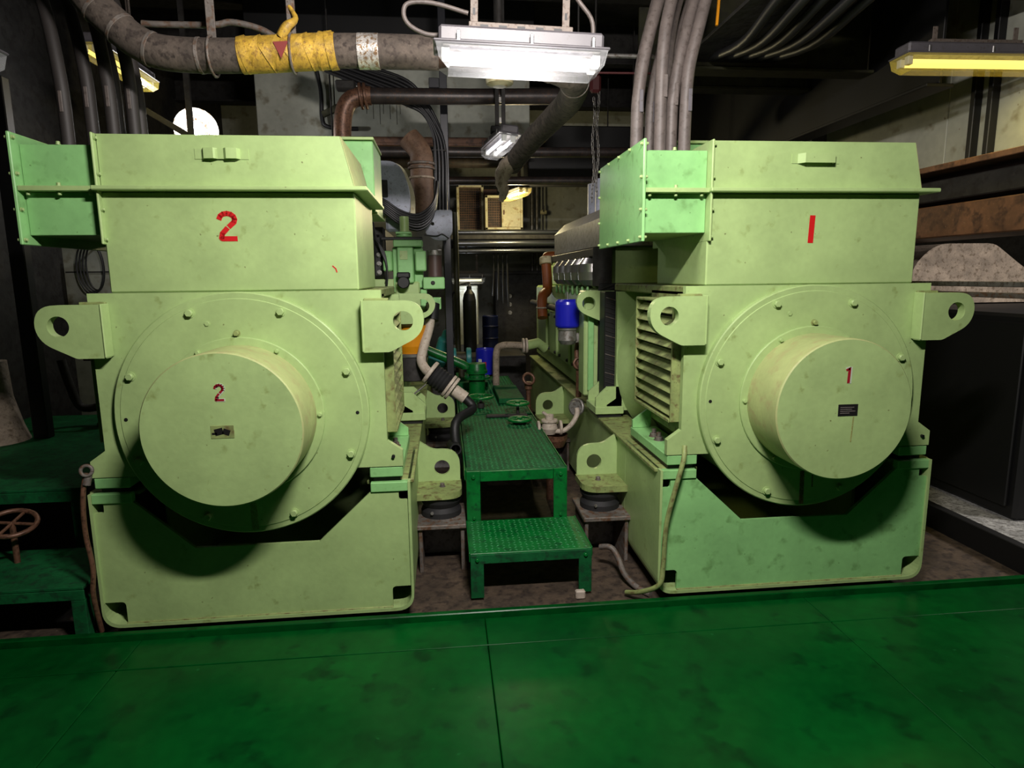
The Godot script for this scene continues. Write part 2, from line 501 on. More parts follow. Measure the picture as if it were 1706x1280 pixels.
# ------------------------------------------------------------------ room shell
func room() -> void:
	# deck of welded plates, painted green
	var fl := Node3D.new()
	fl.name = "floor"
	add_child(fl)
	tag(fl, "glossy dark green painted steel deck of welded plates", "floor", "", "structure")
	var xs := [-4.6, -2.9, -1.4, 0.15, 1.75, 3.25, 4.9, 6.6]
	var zs := [0.045, 0.275, 1.7, 3.2, 4.8]
	for i in xs.size() - 1:
		for j in zs.size() - 1:
			put("deck_plate", MB.new().bb(V(xs[i] + 0.0015, -0.06, zs[j] + 0.0015), V(xs[i + 1] - 0.0015, 0.0, zs[j + 1] - 0.0015), 0.003), M.deck, fl)
	put("under_deck", MB.new().bb(V(-4.6, -0.2, 0.0), V(6.6, -0.062, 4.8), 0.0), M.deck, fl)
	put("weld_seam", MB.new().tube(curve([V(-4.5, -0.001, 0.275), V(-1, 0.0, 0.2745), V(2, -0.001, 0.2755), V(6.5, -0.001, 0.275)], 8), 0.0035, 6), M.deck, fl)
	struct("trim_1", MB.new().bb(V(-3.39, -0.05, 0.012), V(3.055, 0.032, 0.045), 0.004), M.deck, "low green coaming along the deck edge before both machines", "coaming")
	var bed := struct("floor_bed", MB.new().bb(V(-4.6, -0.25, -8.2), V(3.06, -0.015, 0.012), 0.0), M.bed, "dirty brown bed plate under and between the machines", "floor")
	struct("floor_right", MB.new().bb(V(3.12, -0.2, -8.2), V(6.6, 0.1, 0.04), 0.004), M.gravel, "worn grey raised deck beyond the black coaming on the starboard side", "floor")
	struct("trim_2", MB.new().bb(V(3.06, -0.2, -6.0), V(3.12, 0.13, 0.04), 0.004), M.black, "black upright coaming beside the raised grey deck", "coaming")
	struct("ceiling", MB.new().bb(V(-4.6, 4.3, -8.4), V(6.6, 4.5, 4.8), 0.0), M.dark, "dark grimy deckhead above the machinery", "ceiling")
	struct("wall_back", MB.new().bb(V(-4.6, -0.2, -8.4), V(6.6, 4.3, -8.2), 0.0), M.wall, "grimy pale bulkhead at the far end of the engine room", "wall")
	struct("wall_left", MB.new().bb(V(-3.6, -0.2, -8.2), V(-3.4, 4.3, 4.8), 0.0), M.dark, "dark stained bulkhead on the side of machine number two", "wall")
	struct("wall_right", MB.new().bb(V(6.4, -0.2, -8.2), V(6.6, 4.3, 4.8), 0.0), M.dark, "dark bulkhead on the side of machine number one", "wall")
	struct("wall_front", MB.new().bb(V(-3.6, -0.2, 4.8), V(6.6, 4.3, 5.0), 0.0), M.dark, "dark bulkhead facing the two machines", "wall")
	# deckhead beams
	for i in 5:
		var z: float = [1.2, -0.9, -2.9, -4.6, -6.4][i]
		var b := MB.new()
		b.bb(V(-3.4, 3.92, z - 0.012), V(6.4, 4.3, z + 0.012), 0.003).bb(V(-3.4, 3.9, z - 0.07), V(6.4, 3.92, z + 0.07), 0.003)
		struct("trim_%d" % (3 + i), b, M.dark, ["dark deckhead beam over the green deck", "dark deckhead beam over the fronts of the machines", "dark deckhead beam over the couplings", "dark deckhead beam over the engine middles", "dark deckhead beam near the far bulkhead"][i], "beam")
	# girder along the pale side casing and olive cross beams over machine number one
	struct("trim_8", MB.new().bb(V(3.04, 2.74, -6.0), V(3.06, 3.9, -1.0), .003).bb(V(2.96, 2.72, -6.0), V(3.14, 2.74, -1.0), .003), M.black, "black lengthwise girder before the pale side casing", "girder")
	struct("trim_9", MB.new().bb(V(1.6, 3.0, -1.72), V(3.03, 3.5, -1.7), .003).bb(V(1.6, 2.98, -1.78), V(3.03, 3.0, -1.62), .003), M.olive, "olive cross beam over machine number one near the cables", "beam")
	struct("trim_10", MB.new().bb(V(1.6, 3.1, -2.52), V(3.03, 3.7, -2.5), .003).bb(V(1.6, 3.08, -2.58), V(3.03, 3.1, -2.42), .003), M.olive, "olive cross beam over machine number one farther back", "beam")
	struct("trim_11", MB.new().bb(V(1.9, 3.16, -0.86), V(6.4, 3.18, -0.7), .003).bb(V(1.9, 3.18, -0.79), V(6.4, 3.9, -0.77), .003), M.beam_pale, "beam with a pale worn lower edge above the yellow lamp", "beam")

# ------------------------------------------------------------------ lamps
func fluorescent(called: String, label: String, at: Vector3, L: float, turn: Vector3, tube_mat: Material, glass: Material, energy: float, col: Color, hang: float, bare := false) -> Node3D:
	var t := thing(called, label, "lamp", at)
	t.rotation = turn
	var h := L * 0.5
	put("housing", MB.new().box(V(0, -0.03, 0), V(L - 0.04, 0.06, 0.13), 0.01), M.housing, t)
	put("rim", MB.new().box(V(0, -0.062, 0), V(L, 0.01, 0.175), 0.004), M.housing, t)
	# clear cover: tapering trough
	var c := MB.new()
	var sec := [Vector2(-0.083, -0.067), Vector2(-0.078, -0.12), Vector2(-0.05, -0.15), Vector2(0.05, -0.15), Vector2(0.078, -0.12), Vector2(0.083, -0.067)]
	var xo := [h - 0.008, h - 0.02, h - 0.055, h - 0.055, h - 0.02, h - 0.008]
	for i in sec.size() - 1:
		var p: Vector2 = sec[i]
		var q: Vector2 = sec[i + 1]
		var nn := Vector2((q - p).y, -(q - p).x).normalized()
		nn = -nn if nn.dot((p + q) * 0.5 - Vector2(0, -0.07)) < 0 else nn
		c.quad(V(-xo[i], p.y, p.x), V(xo[i], p.y, p.x), V(xo[i + 1], q.y, q.x), V(-xo[i + 1], q.y, q.x), V(0, nn.y, nn.x))
	for s in [-1.0, 1.0]:
		for i in 2:
			c.quad(V(s * xo[i], sec[i].y, sec[i].x), V(s * xo[i + 1], sec[i + 1].y, sec[i + 1].x), V(s * xo[4 - i], sec[4 - i].y, sec[4 - i].x), V(s * xo[5 - i], sec[5 - i].y, sec[5 - i].x), V(s, 0, 0))
	put("cover", c, glass, t)
	for z in [-0.034, 0.034]:
		var tb := put("tube", MB.new().cyl(V(-h + 0.06, -0.1, z), V(h - 0.06, -0.1, z), 0.0135, 14), tube_mat, t)
		for s in [-1.0, 1.0]:
			put("end_cap", MB.new().box(V(s * (h - 0.045), -0.095, z), V(0.03, 0.045, 0.034), 0.003), M.white, tb)
	put("reflector", MB.new().box(V(0, -0.07, 0), V(L - 0.07, 0.006, 0.14), 0.002), M.grey, t)
	for z in [-1.0, 1.0]:
		for x in [-0.36, 0.05, 0.4]:
			put("clip", MB.new().box(V(x * L, -0.045, z * 0.084), V(0.014, 0.04, 0.008), 0.003), M.steel, t)
	if hang > 0.0:
		for x in [-0.27, 0.26]:
			put("hanger", MB.new().box(V(x * L, hang * 0.5, 0), V(0.028, hang, 0.006), 0.001).box(V(x * L + 0.013, hang * 0.5, -0.014), V(0.004, hang, 0.03), 0.001), M.strut, t)
			if hang > 1.0:
				for q in 5:
					put("slot", MB.new().box(V(x * L, 0.07 + q * 0.07, 0.0032), V(0.009, 0.024, 0.0012), 0.0), M.black, t)
		put("hanger_rail", MB.new().box(V(0, 0.016, 0.0), V(L * 0.6, 0.03, 0.03), 0.002), M.strut, t)
		if hang > 1.0:
			for q in 5:
				put("slot", MB.new().box(V((q - 2) * 0.07, 0.016, 0.0152), V(0.03, 0.011, 0.0012), 0.0), M.black, t)
	if energy > 0.0 and bare:
		# wide cover: the tubes shine to all sides below the housing
		var b := OmniLight3D.new()
		b.name = "tube_light"
		b.light_energy = energy
		b.light_color = col
		b.light_size = 0.08
		b.omni_range = 14.0
		b.omni_attenuation = 2.0
		b.shadow_enabled = true
		t.add_child(b, true)
		b.position = V(0, -0.25, 0)
	elif energy > 0.0:
		var o := AreaLight3D.new()
		o.name = "tube_light"
		o.area_size = Vector2(L - 0.12, 0.1)
		o.light_energy = energy
		o.light_color = col
		o.area_range = 14.0
		o.area_attenuation = 2.0
		o.shadow_enabled = true
		t.add_child(o, true)
		o.position = V(0, -0.153, 0)
		o.rotation.x = -PI / 2
	return t

func lamps() -> void:
	var wh := Color(1.0, 0.97, 0.95)
	var main := fluorescent("fluorescent_lamp", "lit twin-tube lamp with clear cover hung between the two machines", V(0.317, 2.51, 0.27), 0.66, V(0, 0, -0.028), M.tube_white, M.glass, 0.5, wh, 1.1, true)
	put("cable", MB.new().tube(curve([V(-0.3, -0.02, 0.0), V(-0.36, -0.018, 0.0), V(-0.42, 0.01, 0), V(-0.44, 0.05, 0), V(-0.42, 0.085, 0), V(-0.33, 0.09, 0), V(-0.2, 0.062, 0)], 5), 0.009, 8), M.cable, main)
	put("cable", MB.new().tube(curve([V(0.28, 0.0, 0.0), V(0.27, 0.07, 0.0), V(0.2, 0.16, 0), V(0.19, 0.3, -0.02), V(0.21, 0.6, -0.05)], 5), 0.009, 8), M.cable, main)
	# the same kind of lamp over the green deck: it throws the drum shadows down and outwards
	var deck_lamp := fluorescent("fluorescent_lamp", "lit twin-tube lamp tilted towards the machines over the green deck", V(0.36, 3.0, 2.05), 0.66, V(1.0, 0, 0), M.tube_white, M.glass, 11.0, wh, 0.0)
	for x in [-0.2, 0.2]:
		put("arm", MB.new().cyl(V(x, 0.0, 0), V(x, 0.0, 0) + V(0, 1.3, 0).rotated(Vector3.RIGHT, -1.0), 0.012, 8), M.steel_dull, deck_lamp)
	fluorescent("fluorescent_lamp", "yellowed twin-tube lamp above the side of machine number one", V(3.07, 2.88, -0.78), 0.92, V(0, -0.03, 0), M.tube_yellow, M.glass_yellow, 0.6, Color(1.0, 0.93, 0.6), 0.1)
	fluorescent("fluorescent_lamp", "yellowed lamp behind the cables of machine number two", V(-2.26, 3.2, -2.3), 0.9, V(0, PI / 2, 0), M.tube_yellow, M.glass_yellow, 0.15, Color(1.0, 0.92, 0.5), 1.09)
	fluorescent("fluorescent_lamp", "unlit lamp on the bulkhead beside machine number two", V(-1.975, 2.53, 0.12), 0.66, V(0, 0.0, 0), M.white, M.glass, 0.0, wh, 0.6)
	fluorescent("fluorescent_lamp", "small lamp hung on a perforated post between the engines", V(0.47, 2.70, -2.35), 0.66, V(0.1, PI / 2 + 0.15, 0), M.tube_white, M.glass, 0.13, wh, 0.0, true)
	fluorescent("fluorescent_lamp", "far lamp seen end-on above the grille boxes", V(0.86, 2.66, -4.9), 0.66, V(0, PI / 2 + 0.25, 0), M.tube_far, M.glass_yellow, 1.2, Color(1.0, 0.93, 0.72), 1.64, true)
	fluorescent("fluorescent_lamp", "far lamp low behind the vertical pipes", V(0.33, 1.66, -6.2), 0.5, V(0, 0, 0), M.tube_far, M.glass, 0.07, Color(0.95, 0.97, 1.0), 0.423, true)
	# lamp over the raised deck on the starboard side: it lights the lagging and the deck strip there
	fluorescent("fluorescent_lamp", "white twin-tube lamp over the raised grey deck", V(4.5, 2.75, 0.25), 0.66, V(0.5, 0, 0), M.tube_white, M.glass, 5.0, wh, 0.0)
	# round flood lamp in the corner behind machine number two
	var f := thing("flood_lamp", "bright round flood lamp behind struts at the back of machine number two", "lamp", V(-2.05, 2.86, -3.1))
	put("bowl", MB.new().lathe(V(0, 0, 0), V(0.3, -0.35, 1), [Vector2(0.02, -0.14), Vector2(0.12, -0.1), Vector2(0.17, 0), Vector2(0.175, 0.01), Vector2(0.165, 0.01), Vector2(0.1, -0.08), Vector2(0.0, -0.1)], 28), M.foil, f)
	put("bulb", MB.new().lathe(V(0, 0, 0), V(0.3, -0.35, 1), [Vector2(0.0, -0.08), Vector2(0.05, -0.06), Vector2(0.07, 0.0), Vector2(0.05, 0.05), Vector2(0, 0.07)], 20), M.flood, f)
	put("strut", MB.new().box(V(0.06, 0.0, 0.3), V(0.045, 0.9, 0.03), 0.003), M.dark, f)
	put("strut", MB.new().box(V(-0.06, -0.05, 0.29), V(0.5, 0.045, 0.03), 0.003, Basis(Vector3.BACK, -0.55)), M.dark, f)
	put("bracket", MB.new().bb(V(0.04, 0.4, 0.285), V(0.08, 1.438, 0.315), 0.003), M.dark, f)
	var fo := OmniLight3D.new()
	fo.name = "bulb_light"
	fo.light_energy = 0.7
	fo.light_size = 0.06
	fo.omni_range = 14.0
	fo.omni_attenuation = 2.0
	fo.shadow_enabled = true
	f.add_child(fo, true)
	fo.position = V(0.03, -0.035, 0.12)

# ------------------------------------------------------------------ base frames and alternators
const GX := [-0.88, 1.708]

func base_frame(k: int) -> void:
	var x: float = GX[k]
	var nm: String = ["two", "one"][k]
	var t := thing("base_frame", "green welded steel base frame carrying machine number %s" % nm, "base frame", V(x, 0.02, 0))
	var o := V(0, -0.02, 0)
	# front plate with the octagonal cut-out and notched corners
	var pl := round_poly([Vector3(-.688, .585, 0), Vector3(-.645, .585, .012), Vector3(-.645, .632, 0), Vector3(-.52, .632, 0), Vector3(-.275, .402, 0), Vector3(.275, .402, 0), Vector3(.52, .632, 0), Vector3(.645, .632, 0), Vector3(.645, .585, .012), Vector3(.688, .585, 0), Vector3(.688, .16, 0), Vector3(.598, .16, .022), Vector3(.598, .058, 0), Vector3(-.598, .058, 0), Vector3(-.598, .16, .022), Vector3(-.688, .16, 0)], 0.0)
	put("front_plate", MB.new().prism(pl, -0.03, -0.012, Transform3D(Basis(), o)), [M.paint, M.paint_fresh][k], t)
	# rim: U-shaped channel edge with round lower corners
	var outer := [Vector3(-.70, .675, 0), Vector3(-.70, .04, .085), Vector3(.70, .04, .085), Vector3(.70, .675, 0), Vector3(.688, .675, 0), Vector3(.688, .056, .075), Vector3(-.688, .056, .075), Vector3(-.688, .675, 0)]
	put("rim", MB.new().prism(round_poly(outer, 0.0, 7), -0.6, 0.0, Transform3D(Basis(), o)), M.paint, t)
	put("bottom_weld", MB.new().cyl(V(-.60, .057, -0.010) + o, V(.60, .057, -0.010) + o, 0.006, 8), M.paint_old, t)
	for s in [-1.0, 1.0]:
		put("shelf", MB.new().bb(V(s * .52, .63, -0.04) + o, V(s * .688, .675, -0.002) + o, 0.003), M.paint_fresh, t)
		put("side_plate", MB.new().bb(V(s * .684, .05, -4.7) + o, V(s * .70, .66, -0.602) + o, 0.002), M.paint, t)
		put("top_flange", MB.new().bb(V(s * .50, .655, -4.7) + o, V(s * .715, .675, -0.045) + o, 0.004), M.paint_old, t)
		put("inner_web", MB.new().bb(V(s * .50, .05, -4.7) + o, V(s * .515, .655, -0.31) + o, 0.0), M.paint, t)
	put("cross_plate", MB.new().bb(V(-.5, .05, -2.22) + o, V(.5, .40, -2.2) + o, 0.002), M.paint, t)
	put("bottom_plate", MB.new().bb(V(-.683, .04, -4.7) + o, V(.683, .05, -0.6) + o, 0.0), M.paint, t)
	# mount brackets with an eye and a rounded shelf
	for z in [-0.8, -2.55]:
		for s in [-1.0, 1.0]:
			var b := Node3D.new()
			b.name = "mount_bracket"
			t.add_child(b, true)
			var eye := round_poly([Vector3(0, .42, 0), Vector3(.245, .42, 0), Vector3(.245, .61, .1), Vector3(.09, .61, .03), Vector3(0, .67, 0)], 0.0, 6)
			put("eye_plate", MB.new().plate_hole(eye, Vector2(.14, .5), .045, -0.012, 0.012, Transform3D(Basis(V(s, 0, 0), V(0, 1, 0), V(0, 0, 1)), V(s * .70, 0, z) + o)), M.paint, b)
			var sh := round_poly([Vector3(0, 0, 0), Vector3(.25, 0, 0), Vector3(.25, .26, .11), Vector3(0, .26, 0)], 0.0, 6)
			put("bracket_shelf", MB.new().prism(sh, .385, .42, Transform3D(Basis(V(s, 0, 0), V(0, 0, 1), V(0, 1, 0)), V(s * .70, 0, z - 0.01) + o)), M.paint_old, b)
			put("mount_bolt", MB.new().bolt(V(s * .84, .40, z + .12), Vector3.UP, .014, .02), M.rust_grey, b)
	# rubber mounts and their grey pedestals stand on the bed
	for z in [-0.8, -2.55]:
		for s in [-1.0, 1.0]:
			if (k == 0 and s < 0) or (k == 1 and s > 0):
				continue
			var side: String = ["near", "far"][0 if z > -1.0 else 1]
			var m := thing("rubber_mount", "black rubber mount under the %s walkway-side bracket of machine number %s" % ["front" if z > -1.0 else "rear", nm], "mount", V(x + s * .83, .265, z + .12))
			put("rubber_block", MB.new().lathe(V(0, 0, 0), Vector3.UP, [Vector2(0, 0), Vector2(.115, 0), Vector2(.115, .03), Vector2(.1, .055), Vector2(.115, .085), Vector2(.115, .118), Vector2(0, .118)], 24), M.rubber, m)
			put("stud", MB.new().cyl(V(-.05, .04, .11), V(-.05, .04, .12), .009, 8), M.steel_dull, m)
			var pd := thing("mount_pedestal", "grey rusty steel pedestal under the %s walkway-side mount of machine number %s" % ["front" if z > -1.0 else "rear", nm], "pedestal", V(x + s * .83, -.015, z + .12))
			put("top_plate", MB.new().bb(V(-.135, .255, -.15), V(.135, .28, .2), .004), M.rust_grey, pd)
			put("web", MB.new().bb(V(-.12, 0, -.1), V(.12, .255, -.08), .002), M.grey, pd)
			put("leg", MB.new().bb(V(-.125, 0, -.1), V(-.105, .255, .18), .003), M.rust_grey, pd)
			put("leg", MB.new().bb(V(.105, 0, -.1), V(.125, .255, .18), .003), M.rust_grey, pd)

func hex_ring(t: Node, c: Vector3, R: float, angs: Array, r: float, h: float, m: Material) -> void:
	var me := MB.new().bolt(Vector3.ZERO, Vector3.BACK, r, h).mesh()
	for a in angs:
		put("bolt", me, m, t, c + V(cos(deg_to_rad(a)), sin(deg_to_rad(a)), 0) * R)

func digit_two(w: float, h: float, th: float, z: float, c: Vector2) -> MB:
	# stencilled figure with the break of the stencil below its bow
	var p := []
	for i in 8:
		var a := deg_to_rad(175.0 - i * 29.0)
		p.append(c + Vector2(cos(a) * w * 0.42, h * 0.22 + sin(a) * h * 0.2))
	p.append(c + Vector2(w * 0.10, h * -0.02))
	var q := [c + Vector2(-w * 0.02, -h * 0.08), c + Vector2(-w * 0.3, -h * 0.26), c + Vector2(-w * 0.36, -h * 0.4), c + Vector2(-w * 0.33, -h * 0.43), c + Vector2(w * 0.45, -h * 0.43)]
	return MB.new().stroke(p, th, z).stroke(q, th, z)

func generator(k: int) -> void:
	var x: float = GX[k]
	var nm: String = ["two", "one"][k]
	var t := thing("alternator", ["pale green alternator with a red stencilled 2 on its cooler housing", "pale green alternator with a red stencilled bar 1 on its cooler housing"][k], "alternator", V(x, 0.675, 0))
	var o := V(0, -0.675, 0)
	var P: Material = M.paint
	var cy := 1.016
	# front frame plate
	var fp := PackedVector2Array([Vector2(-.605, 1.55), Vector2(.605, 1.55), Vector2(.605, .872), Vector2(.672, .825), Vector2(.672, .752), Vector2(-.672, .752), Vector2(-.672, .825), Vector2(-.605, .872)])
	put("front_frame", MB.new().plate_hole(fp, Vector2(0, cy), .2, -0.035, 0.0, Transform3D(Basis(), o)), P, t)
	# stator casing behind it
	put("stator_casing", MB.new().bb(V(-.56, .80, -0.64) + o, V(.56, 1.53, -0.04) + o, 0.01), M.paint_old, t)
	put("stator_barrel", MB.new().cyl(V(0, cy, -1.46) + o, V(0, cy, -0.04) + o, .515, 48), M.paint, t)
	put("top_shelf", MB.new().bb(V(-.56, 1.50, -1.42) + o, V(.56, 1.548, -0.04) + o, 0.006), M.paint_old, t)
	# rear frame plate
	var rp := PackedVector2Array([Vector2(-.60, 1.50), Vector2(.60, 1.50), Vector2(.60, .80), Vector2(.66, .76), Vector2(.66, .72), Vector2(-.66, .72), Vector2(-.66, .76), Vector2(-.60, .80)])
	put("rear_frame", MB.new().plate_hole(rp, Vector2(0, cy), .43, -1.24, -1.2, Transform3D(Basis(), o)), P, t)
	put("rear_cone", MB.new().lathe(V(0, cy, -1.2) + o, Vector3.BACK, [Vector2(.6, 0), Vector2(.52, .18)], 40), M.paint, t)
	for s in [-1.0, 1.0]:
		if k == 0 and s > 0.0:
			continue
		var mg := put("mesh_guard", MB.new().bb(V(s * .585, .765, -1.42) + o, V(s * .662, 1.497, -1.28) + o, .004), M.black, t)
		var wire := MB.new().box(Vector3.ZERO, V(.07, .005, .005), .001, Basis(Vector3.BACK, .3 * s)).mesh()
		for i in 22:
			put("guard_wire", wire, M.rust_grey if i % 4 == 1 else M.dark, mg, V(s * .623, .80 + i * .031, -1.277) + o)
	# feet
	for s in [-1.0, 1.0]:
		var f := put("foot", MB.new().bb(V(s * .52, .70, -0.62) + o, V(s * .668, .748, -0.003) + o, 0.004), M.paint_fresh, t)
		put("gusset", MB.new().prism(PackedVector2Array([Vector2(.56, .75), Vector2(.665, .75), Vector2(.665, .79), Vector2(.56, .87)]), -0.61, -0.59, Transform3D(Basis(V(s, 0, 0), V(0, 1, 0), V(0, 0, 1)), o)), M.paint_fresh, f)
		for z in [-0.3, -0.38]:
			put("foot_bolt", MB.new().cyl(V(s * .61, .748, z) + o, V(s * .61, .79, z) + o, .012, 8).bolt(V(s * .61, .748, z) + o, Vector3.UP, .022, .02), M.rust_grey, f)
		put("shim", MB.new().bb(V(s * .53, .676, -0.58) + o, V(s * .655, .70, -0.03) + o, 0.002), M.black, t)
		var f2 := put("rear_foot", MB.new().bb(V(s * .55, .70, -1.46) + o, V(s * .74, .75, -1.18) + o, 0.004), M.paint, t)
		for z in [-1.2, -1.42]:
			put("gusset", MB.new().prism(PackedVector2Array([Vector2(.56, .75), Vector2(.735, .75), Vector2(.735, .81), Vector2(.66, .88), Vector2(.56, .88)]), z - 0.02, z, Transform3D(Basis(V(s, 0, 0), V(0, 1, 0), V(0, 0, 1)), o)), P, f2)
		put("shim", MB.new().bb(V(s * .56, .676, -1.44) + o, V(s * .72, .70, -1.2) + o, 0.002), M.black, t)
	# end shield disc with rim, bolts, inner ring and drum
	var sh := MB.new()
	sh.lathe(V(0, cy, 0) + o, Vector3.BACK, [Vector2(.535, 0.0), Vector2(.535, .032), Vector2(.53, .037), Vector2(.508, .037), Vector2(.505, .041), Vector2(.3, .041)], 96)
	var shield := put("end_shield", sh, P, t)
	hex_ring(shield, V(0, cy, .041) + o, .485, [22.5, 67.5, 112.5, 157.5, 202.5, 247.5, 292.5, 337.5], .0165, .02, P)
	hex_ring(shield, V(0, cy, .041) + o, .36, [90.0], .012, .022, M.paint_old)
	hex_ring(shield, V(0, cy, .041) + o, .42, [106.5], .011, .005, P)
	put("dowel_hole", MB.new().cyl(V(-.485, cy, .0405) + o, V(-.485, cy, .0425) + o, .008, 10), M.black, shield)
	put("dowel_hole", MB.new().cyl(V(.485, cy, .0405) + o, V(.485, cy, .0425) + o, .008, 10), M.black, shield)
	if k == 1:
		# rust that has run down below the drum
		put("rust_run", MB.new().stroke([Vector2(-.008, cy - .36) + Vector2(0, -.675), Vector2(-.004, cy - .52) + Vector2(0, -.675)], .022, .0414, .0006).stroke([Vector2(.045, cy - .37) + Vector2(0, -.675), Vector2(.047, cy - .44) + Vector2(0, -.675)], .006, .0414, .0006), M.rust_stain, shield)
	else:
		put("rust_run", MB.new().stroke([Vector2(.01, cy - .40) + Vector2(0, -.675), Vector2(.012, cy - .515) + Vector2(0, -.675)], .03, .0414, .0006), M.rust_faint, shield)
	var ring := put("inner_ring", MB.new().lathe(V(0, cy, .041) + o, Vector3.BACK, [Vector2(.345, 0), Vector2(.345, .01), Vector2(.342, .013), Vector2(.3, .013)], 72), P, t)
	hex_ring(ring, V(0, cy, .054) + o, .326, [0.0, 60.0, 120.0, 180.0, 240.0, 300.0], .0095, .012, P)
	var drum := put("bearing_cover", MB.new().lathe(V(0, cy, .05) + o, Vector3.BACK, [Vector2(.311, 0), Vector2(.311, .266), Vector2(.306, .272)], 96), M.paint_dust, t)
	put("cover_face", MB.new().lathe(V(0, cy, .05) + o, Vector3.BACK, [Vector2(.306, .272), Vector2(0, .272)], 96), P, drum)
	var zf := .3225
	if k == 0:
		put("painted_number", digit_two(.036, .07, .0085, zf + .0006, Vector2(.001, 1.17 - .675)), M.red_dark, drum)
		put("number_edge", digit_two(.036, .07, .013, zf + .0001, Vector2(.004, 1.17 - .675)), M.white_paint, drum)
		var np := put("nameplate", MB.new().box(V(.002, 1.013, zf) + o, V(.088, .052, .003), 0.001), M.paint_old, drum)
		put("print", MB.new().stroke([Vector2(-.022, .337), Vector2(.0, .342)], .026, zf + .002).stroke([Vector2(.008, .341), Vector2(.026, .334)], .022, zf + .002).stroke([Vector2(-.036, .332), Vector2(-.02, .332)], .008, zf + .002), M.plate_black, np)
	else:
		put("painted_number", MB.new().stroke([Vector2(.006, 1.137 - .675), Vector2(.008, 1.2 - .675)], .012, zf + .0006).stroke([Vector2(.008, 1.197 - .675), Vector2(-.006, 1.192 - .675)], .009, zf + .0006), M.red_dark, drum)
		put("number_edge", MB.new().stroke([Vector2(.013, 1.135 - .675), Vector2(.015, 1.203 - .675)], .012, zf + .0001).stroke([Vector2(.012, 1.203 - .675), Vector2(-.008, 1.199 - .675)], .008, zf + .0001), M.white_paint, drum)
		var np := put("nameplate", MB.new().box(V(.014, 1.016, zf) + o, V(.09, .052, .003), 0.001), M.plate_black, drum)
		for i in 4:
			put("print", MB.new().stroke([Vector2(-.022, .354 - i * .0085), Vector2([.04, .03, .046, .02][i], .354 - i * .0085)], .0022, zf + .002), M.print_grey, np)
		put("rust_run", MB.new().stroke([Vector2(.042, .31), Vector2(.037, .2)], .006, zf + .0002, .0006), M.rust_faint, drum)
	# lifting lugs at the front corners and at the rear frame
	for s in [-1.0, 1.0]:
		var lp := round_poly([Vector3(.525, 1.505, 0), Vector3(.70, 1.505, 0), Vector3(.79, 1.505, .088), Vector3(.79, 1.36, .07), Vector3(.64, 1.283, .012), Vector3(.525, 1.283, 0)], 0.0, 8)
		var lg := put("lifting_lug", MB.new().plate_hole(lp, Vector2(.70, 1.417), .043, 0.015, 0.06, Transform3D(Basis(V(s, 0, 0), V(0, 1, 0), V(0, 0, 1)), o)), P, t)
		put("lug_block", MB.new().bb(V(s * .53, 1.29, -0.03) + o, V(s * .635, 1.515, 0.014) + o, 0.003), M.paint_old, lg)
		put("edge_bead", MB.new().bb(V(s * .522, 1.285, 0.0) + o, V(s * .53, 1.508, 0.066) + o, 0.003), P, lg)
		var rl := round_poly([Vector3(.56, 1.5, 0), Vector3(.73, 1.5, 0), Vector3(.82, 1.5, .085), Vector3(.82, 1.37, .07), Vector3(.66, 1.3, 0), Vector3(.56, 1.3, 0)], 0.0, 8)
		put("lifting_lug", MB.new().plate_hole(rl, Vector2(.735, 1.417), .045, -1.47, -1.43, Transform3D(Basis(V(s, 0, 0), V(0, 1, 0), V(0, 0, 1)), o)), P, t)
	# louvred vent hoods on both flanks
	for s in [-1.0, 1.0]:
		var v := Node3D.new()
		v.name = "vent_hood"
		t.add_child(v, true)
		put("hood_end", MB.new().bb(V(s * .585, .90, -0.06) + o, V(s * .645, 1.48, -0.045) + o, 0.003), M.paint_old, v)
		put("hood_end", MB.new().bb(V(s * .585, .90, -0.645) + o, V(s * .645, 1.48, -0.63) + o, 0.003), M.paint_old, v)
		put("hood_top", MB.new().bb(V(s * .585, 1.47, -0.63) + o, V(s * .648, 1.485, -0.06) + o, 0.003), M.paint_old, v)
		put("hood_bottom", MB.new().bb(V(s * .585, .895, -0.63) + o, V(s * .648, .912, -0.06) + o, 0.003), M.paint_old, v)
		put("hood_back", MB.new().bb(V(s * .57, .90, -0.63) + o, V(s * .587, 1.48, -0.06) + o, 0.0), M.black, v)
		var slat := MB.new().box(Vector3.ZERO, V(.052, .005, .568), .001, Basis(Vector3.BACK, -s * 0.75)).mesh()
		for i in 10:
			put("slat", slat, M.paint_old, v, V(s * .622, .945 + i * .0545, -0.345) + o)
	# cooler housing, lid with flange and handle
	put("cooler_housing", MB.new().bb(V(-.512, 1.551, -0.69) + o, V(.512, 1.962, -0.004) + o, 0.006), P, t)
	if k == 0:
		put("painted_number", digit_two(.075, .122, .021, -0.0032, Vector2(-.018, 1.824 - .675)), M.red, t)
		put("paint_scratch", MB.new().stroke([Vector2(.405, 1.655 - .675), Vector2(.418, 1.643 - .675), Vector2(.422, 1.628 - .675)], .005, -0.0034), M.red, t)
	else:
		put("painted_number", MB.new().stroke([Vector2(-.016, 1.745 - .675), Vector2(-.012, 1.86 - .675)], .026, -0.0032), M.red, t)
	put("housing_flange", MB.new().bb(V(-.52, 1.963, -0.74) + o, V(.572, 1.981, 0.05) + o, 0.004), P, t)
	var lidp := PackedVector2Array([Vector2(-.50, 1.982), Vector2(.512, 1.982), Vector2(.462, 2.188), Vector2(-.50, 2.188)])
	var lid := put("housing_lid", MB.new().prism(lidp, -0.69, -0.002, Transform3D(Basis(), o)), P, t)
	put("lid_flank", MB.new().prism(PackedVector2Array([Vector2(.513, 1.983), Vector2(.516, 1.983), Vector2(.466, 2.188), Vector2(.463, 2.188)]), -0.688, -0.004, Transform3D(Basis(), o)), M.paint_dust, lid)
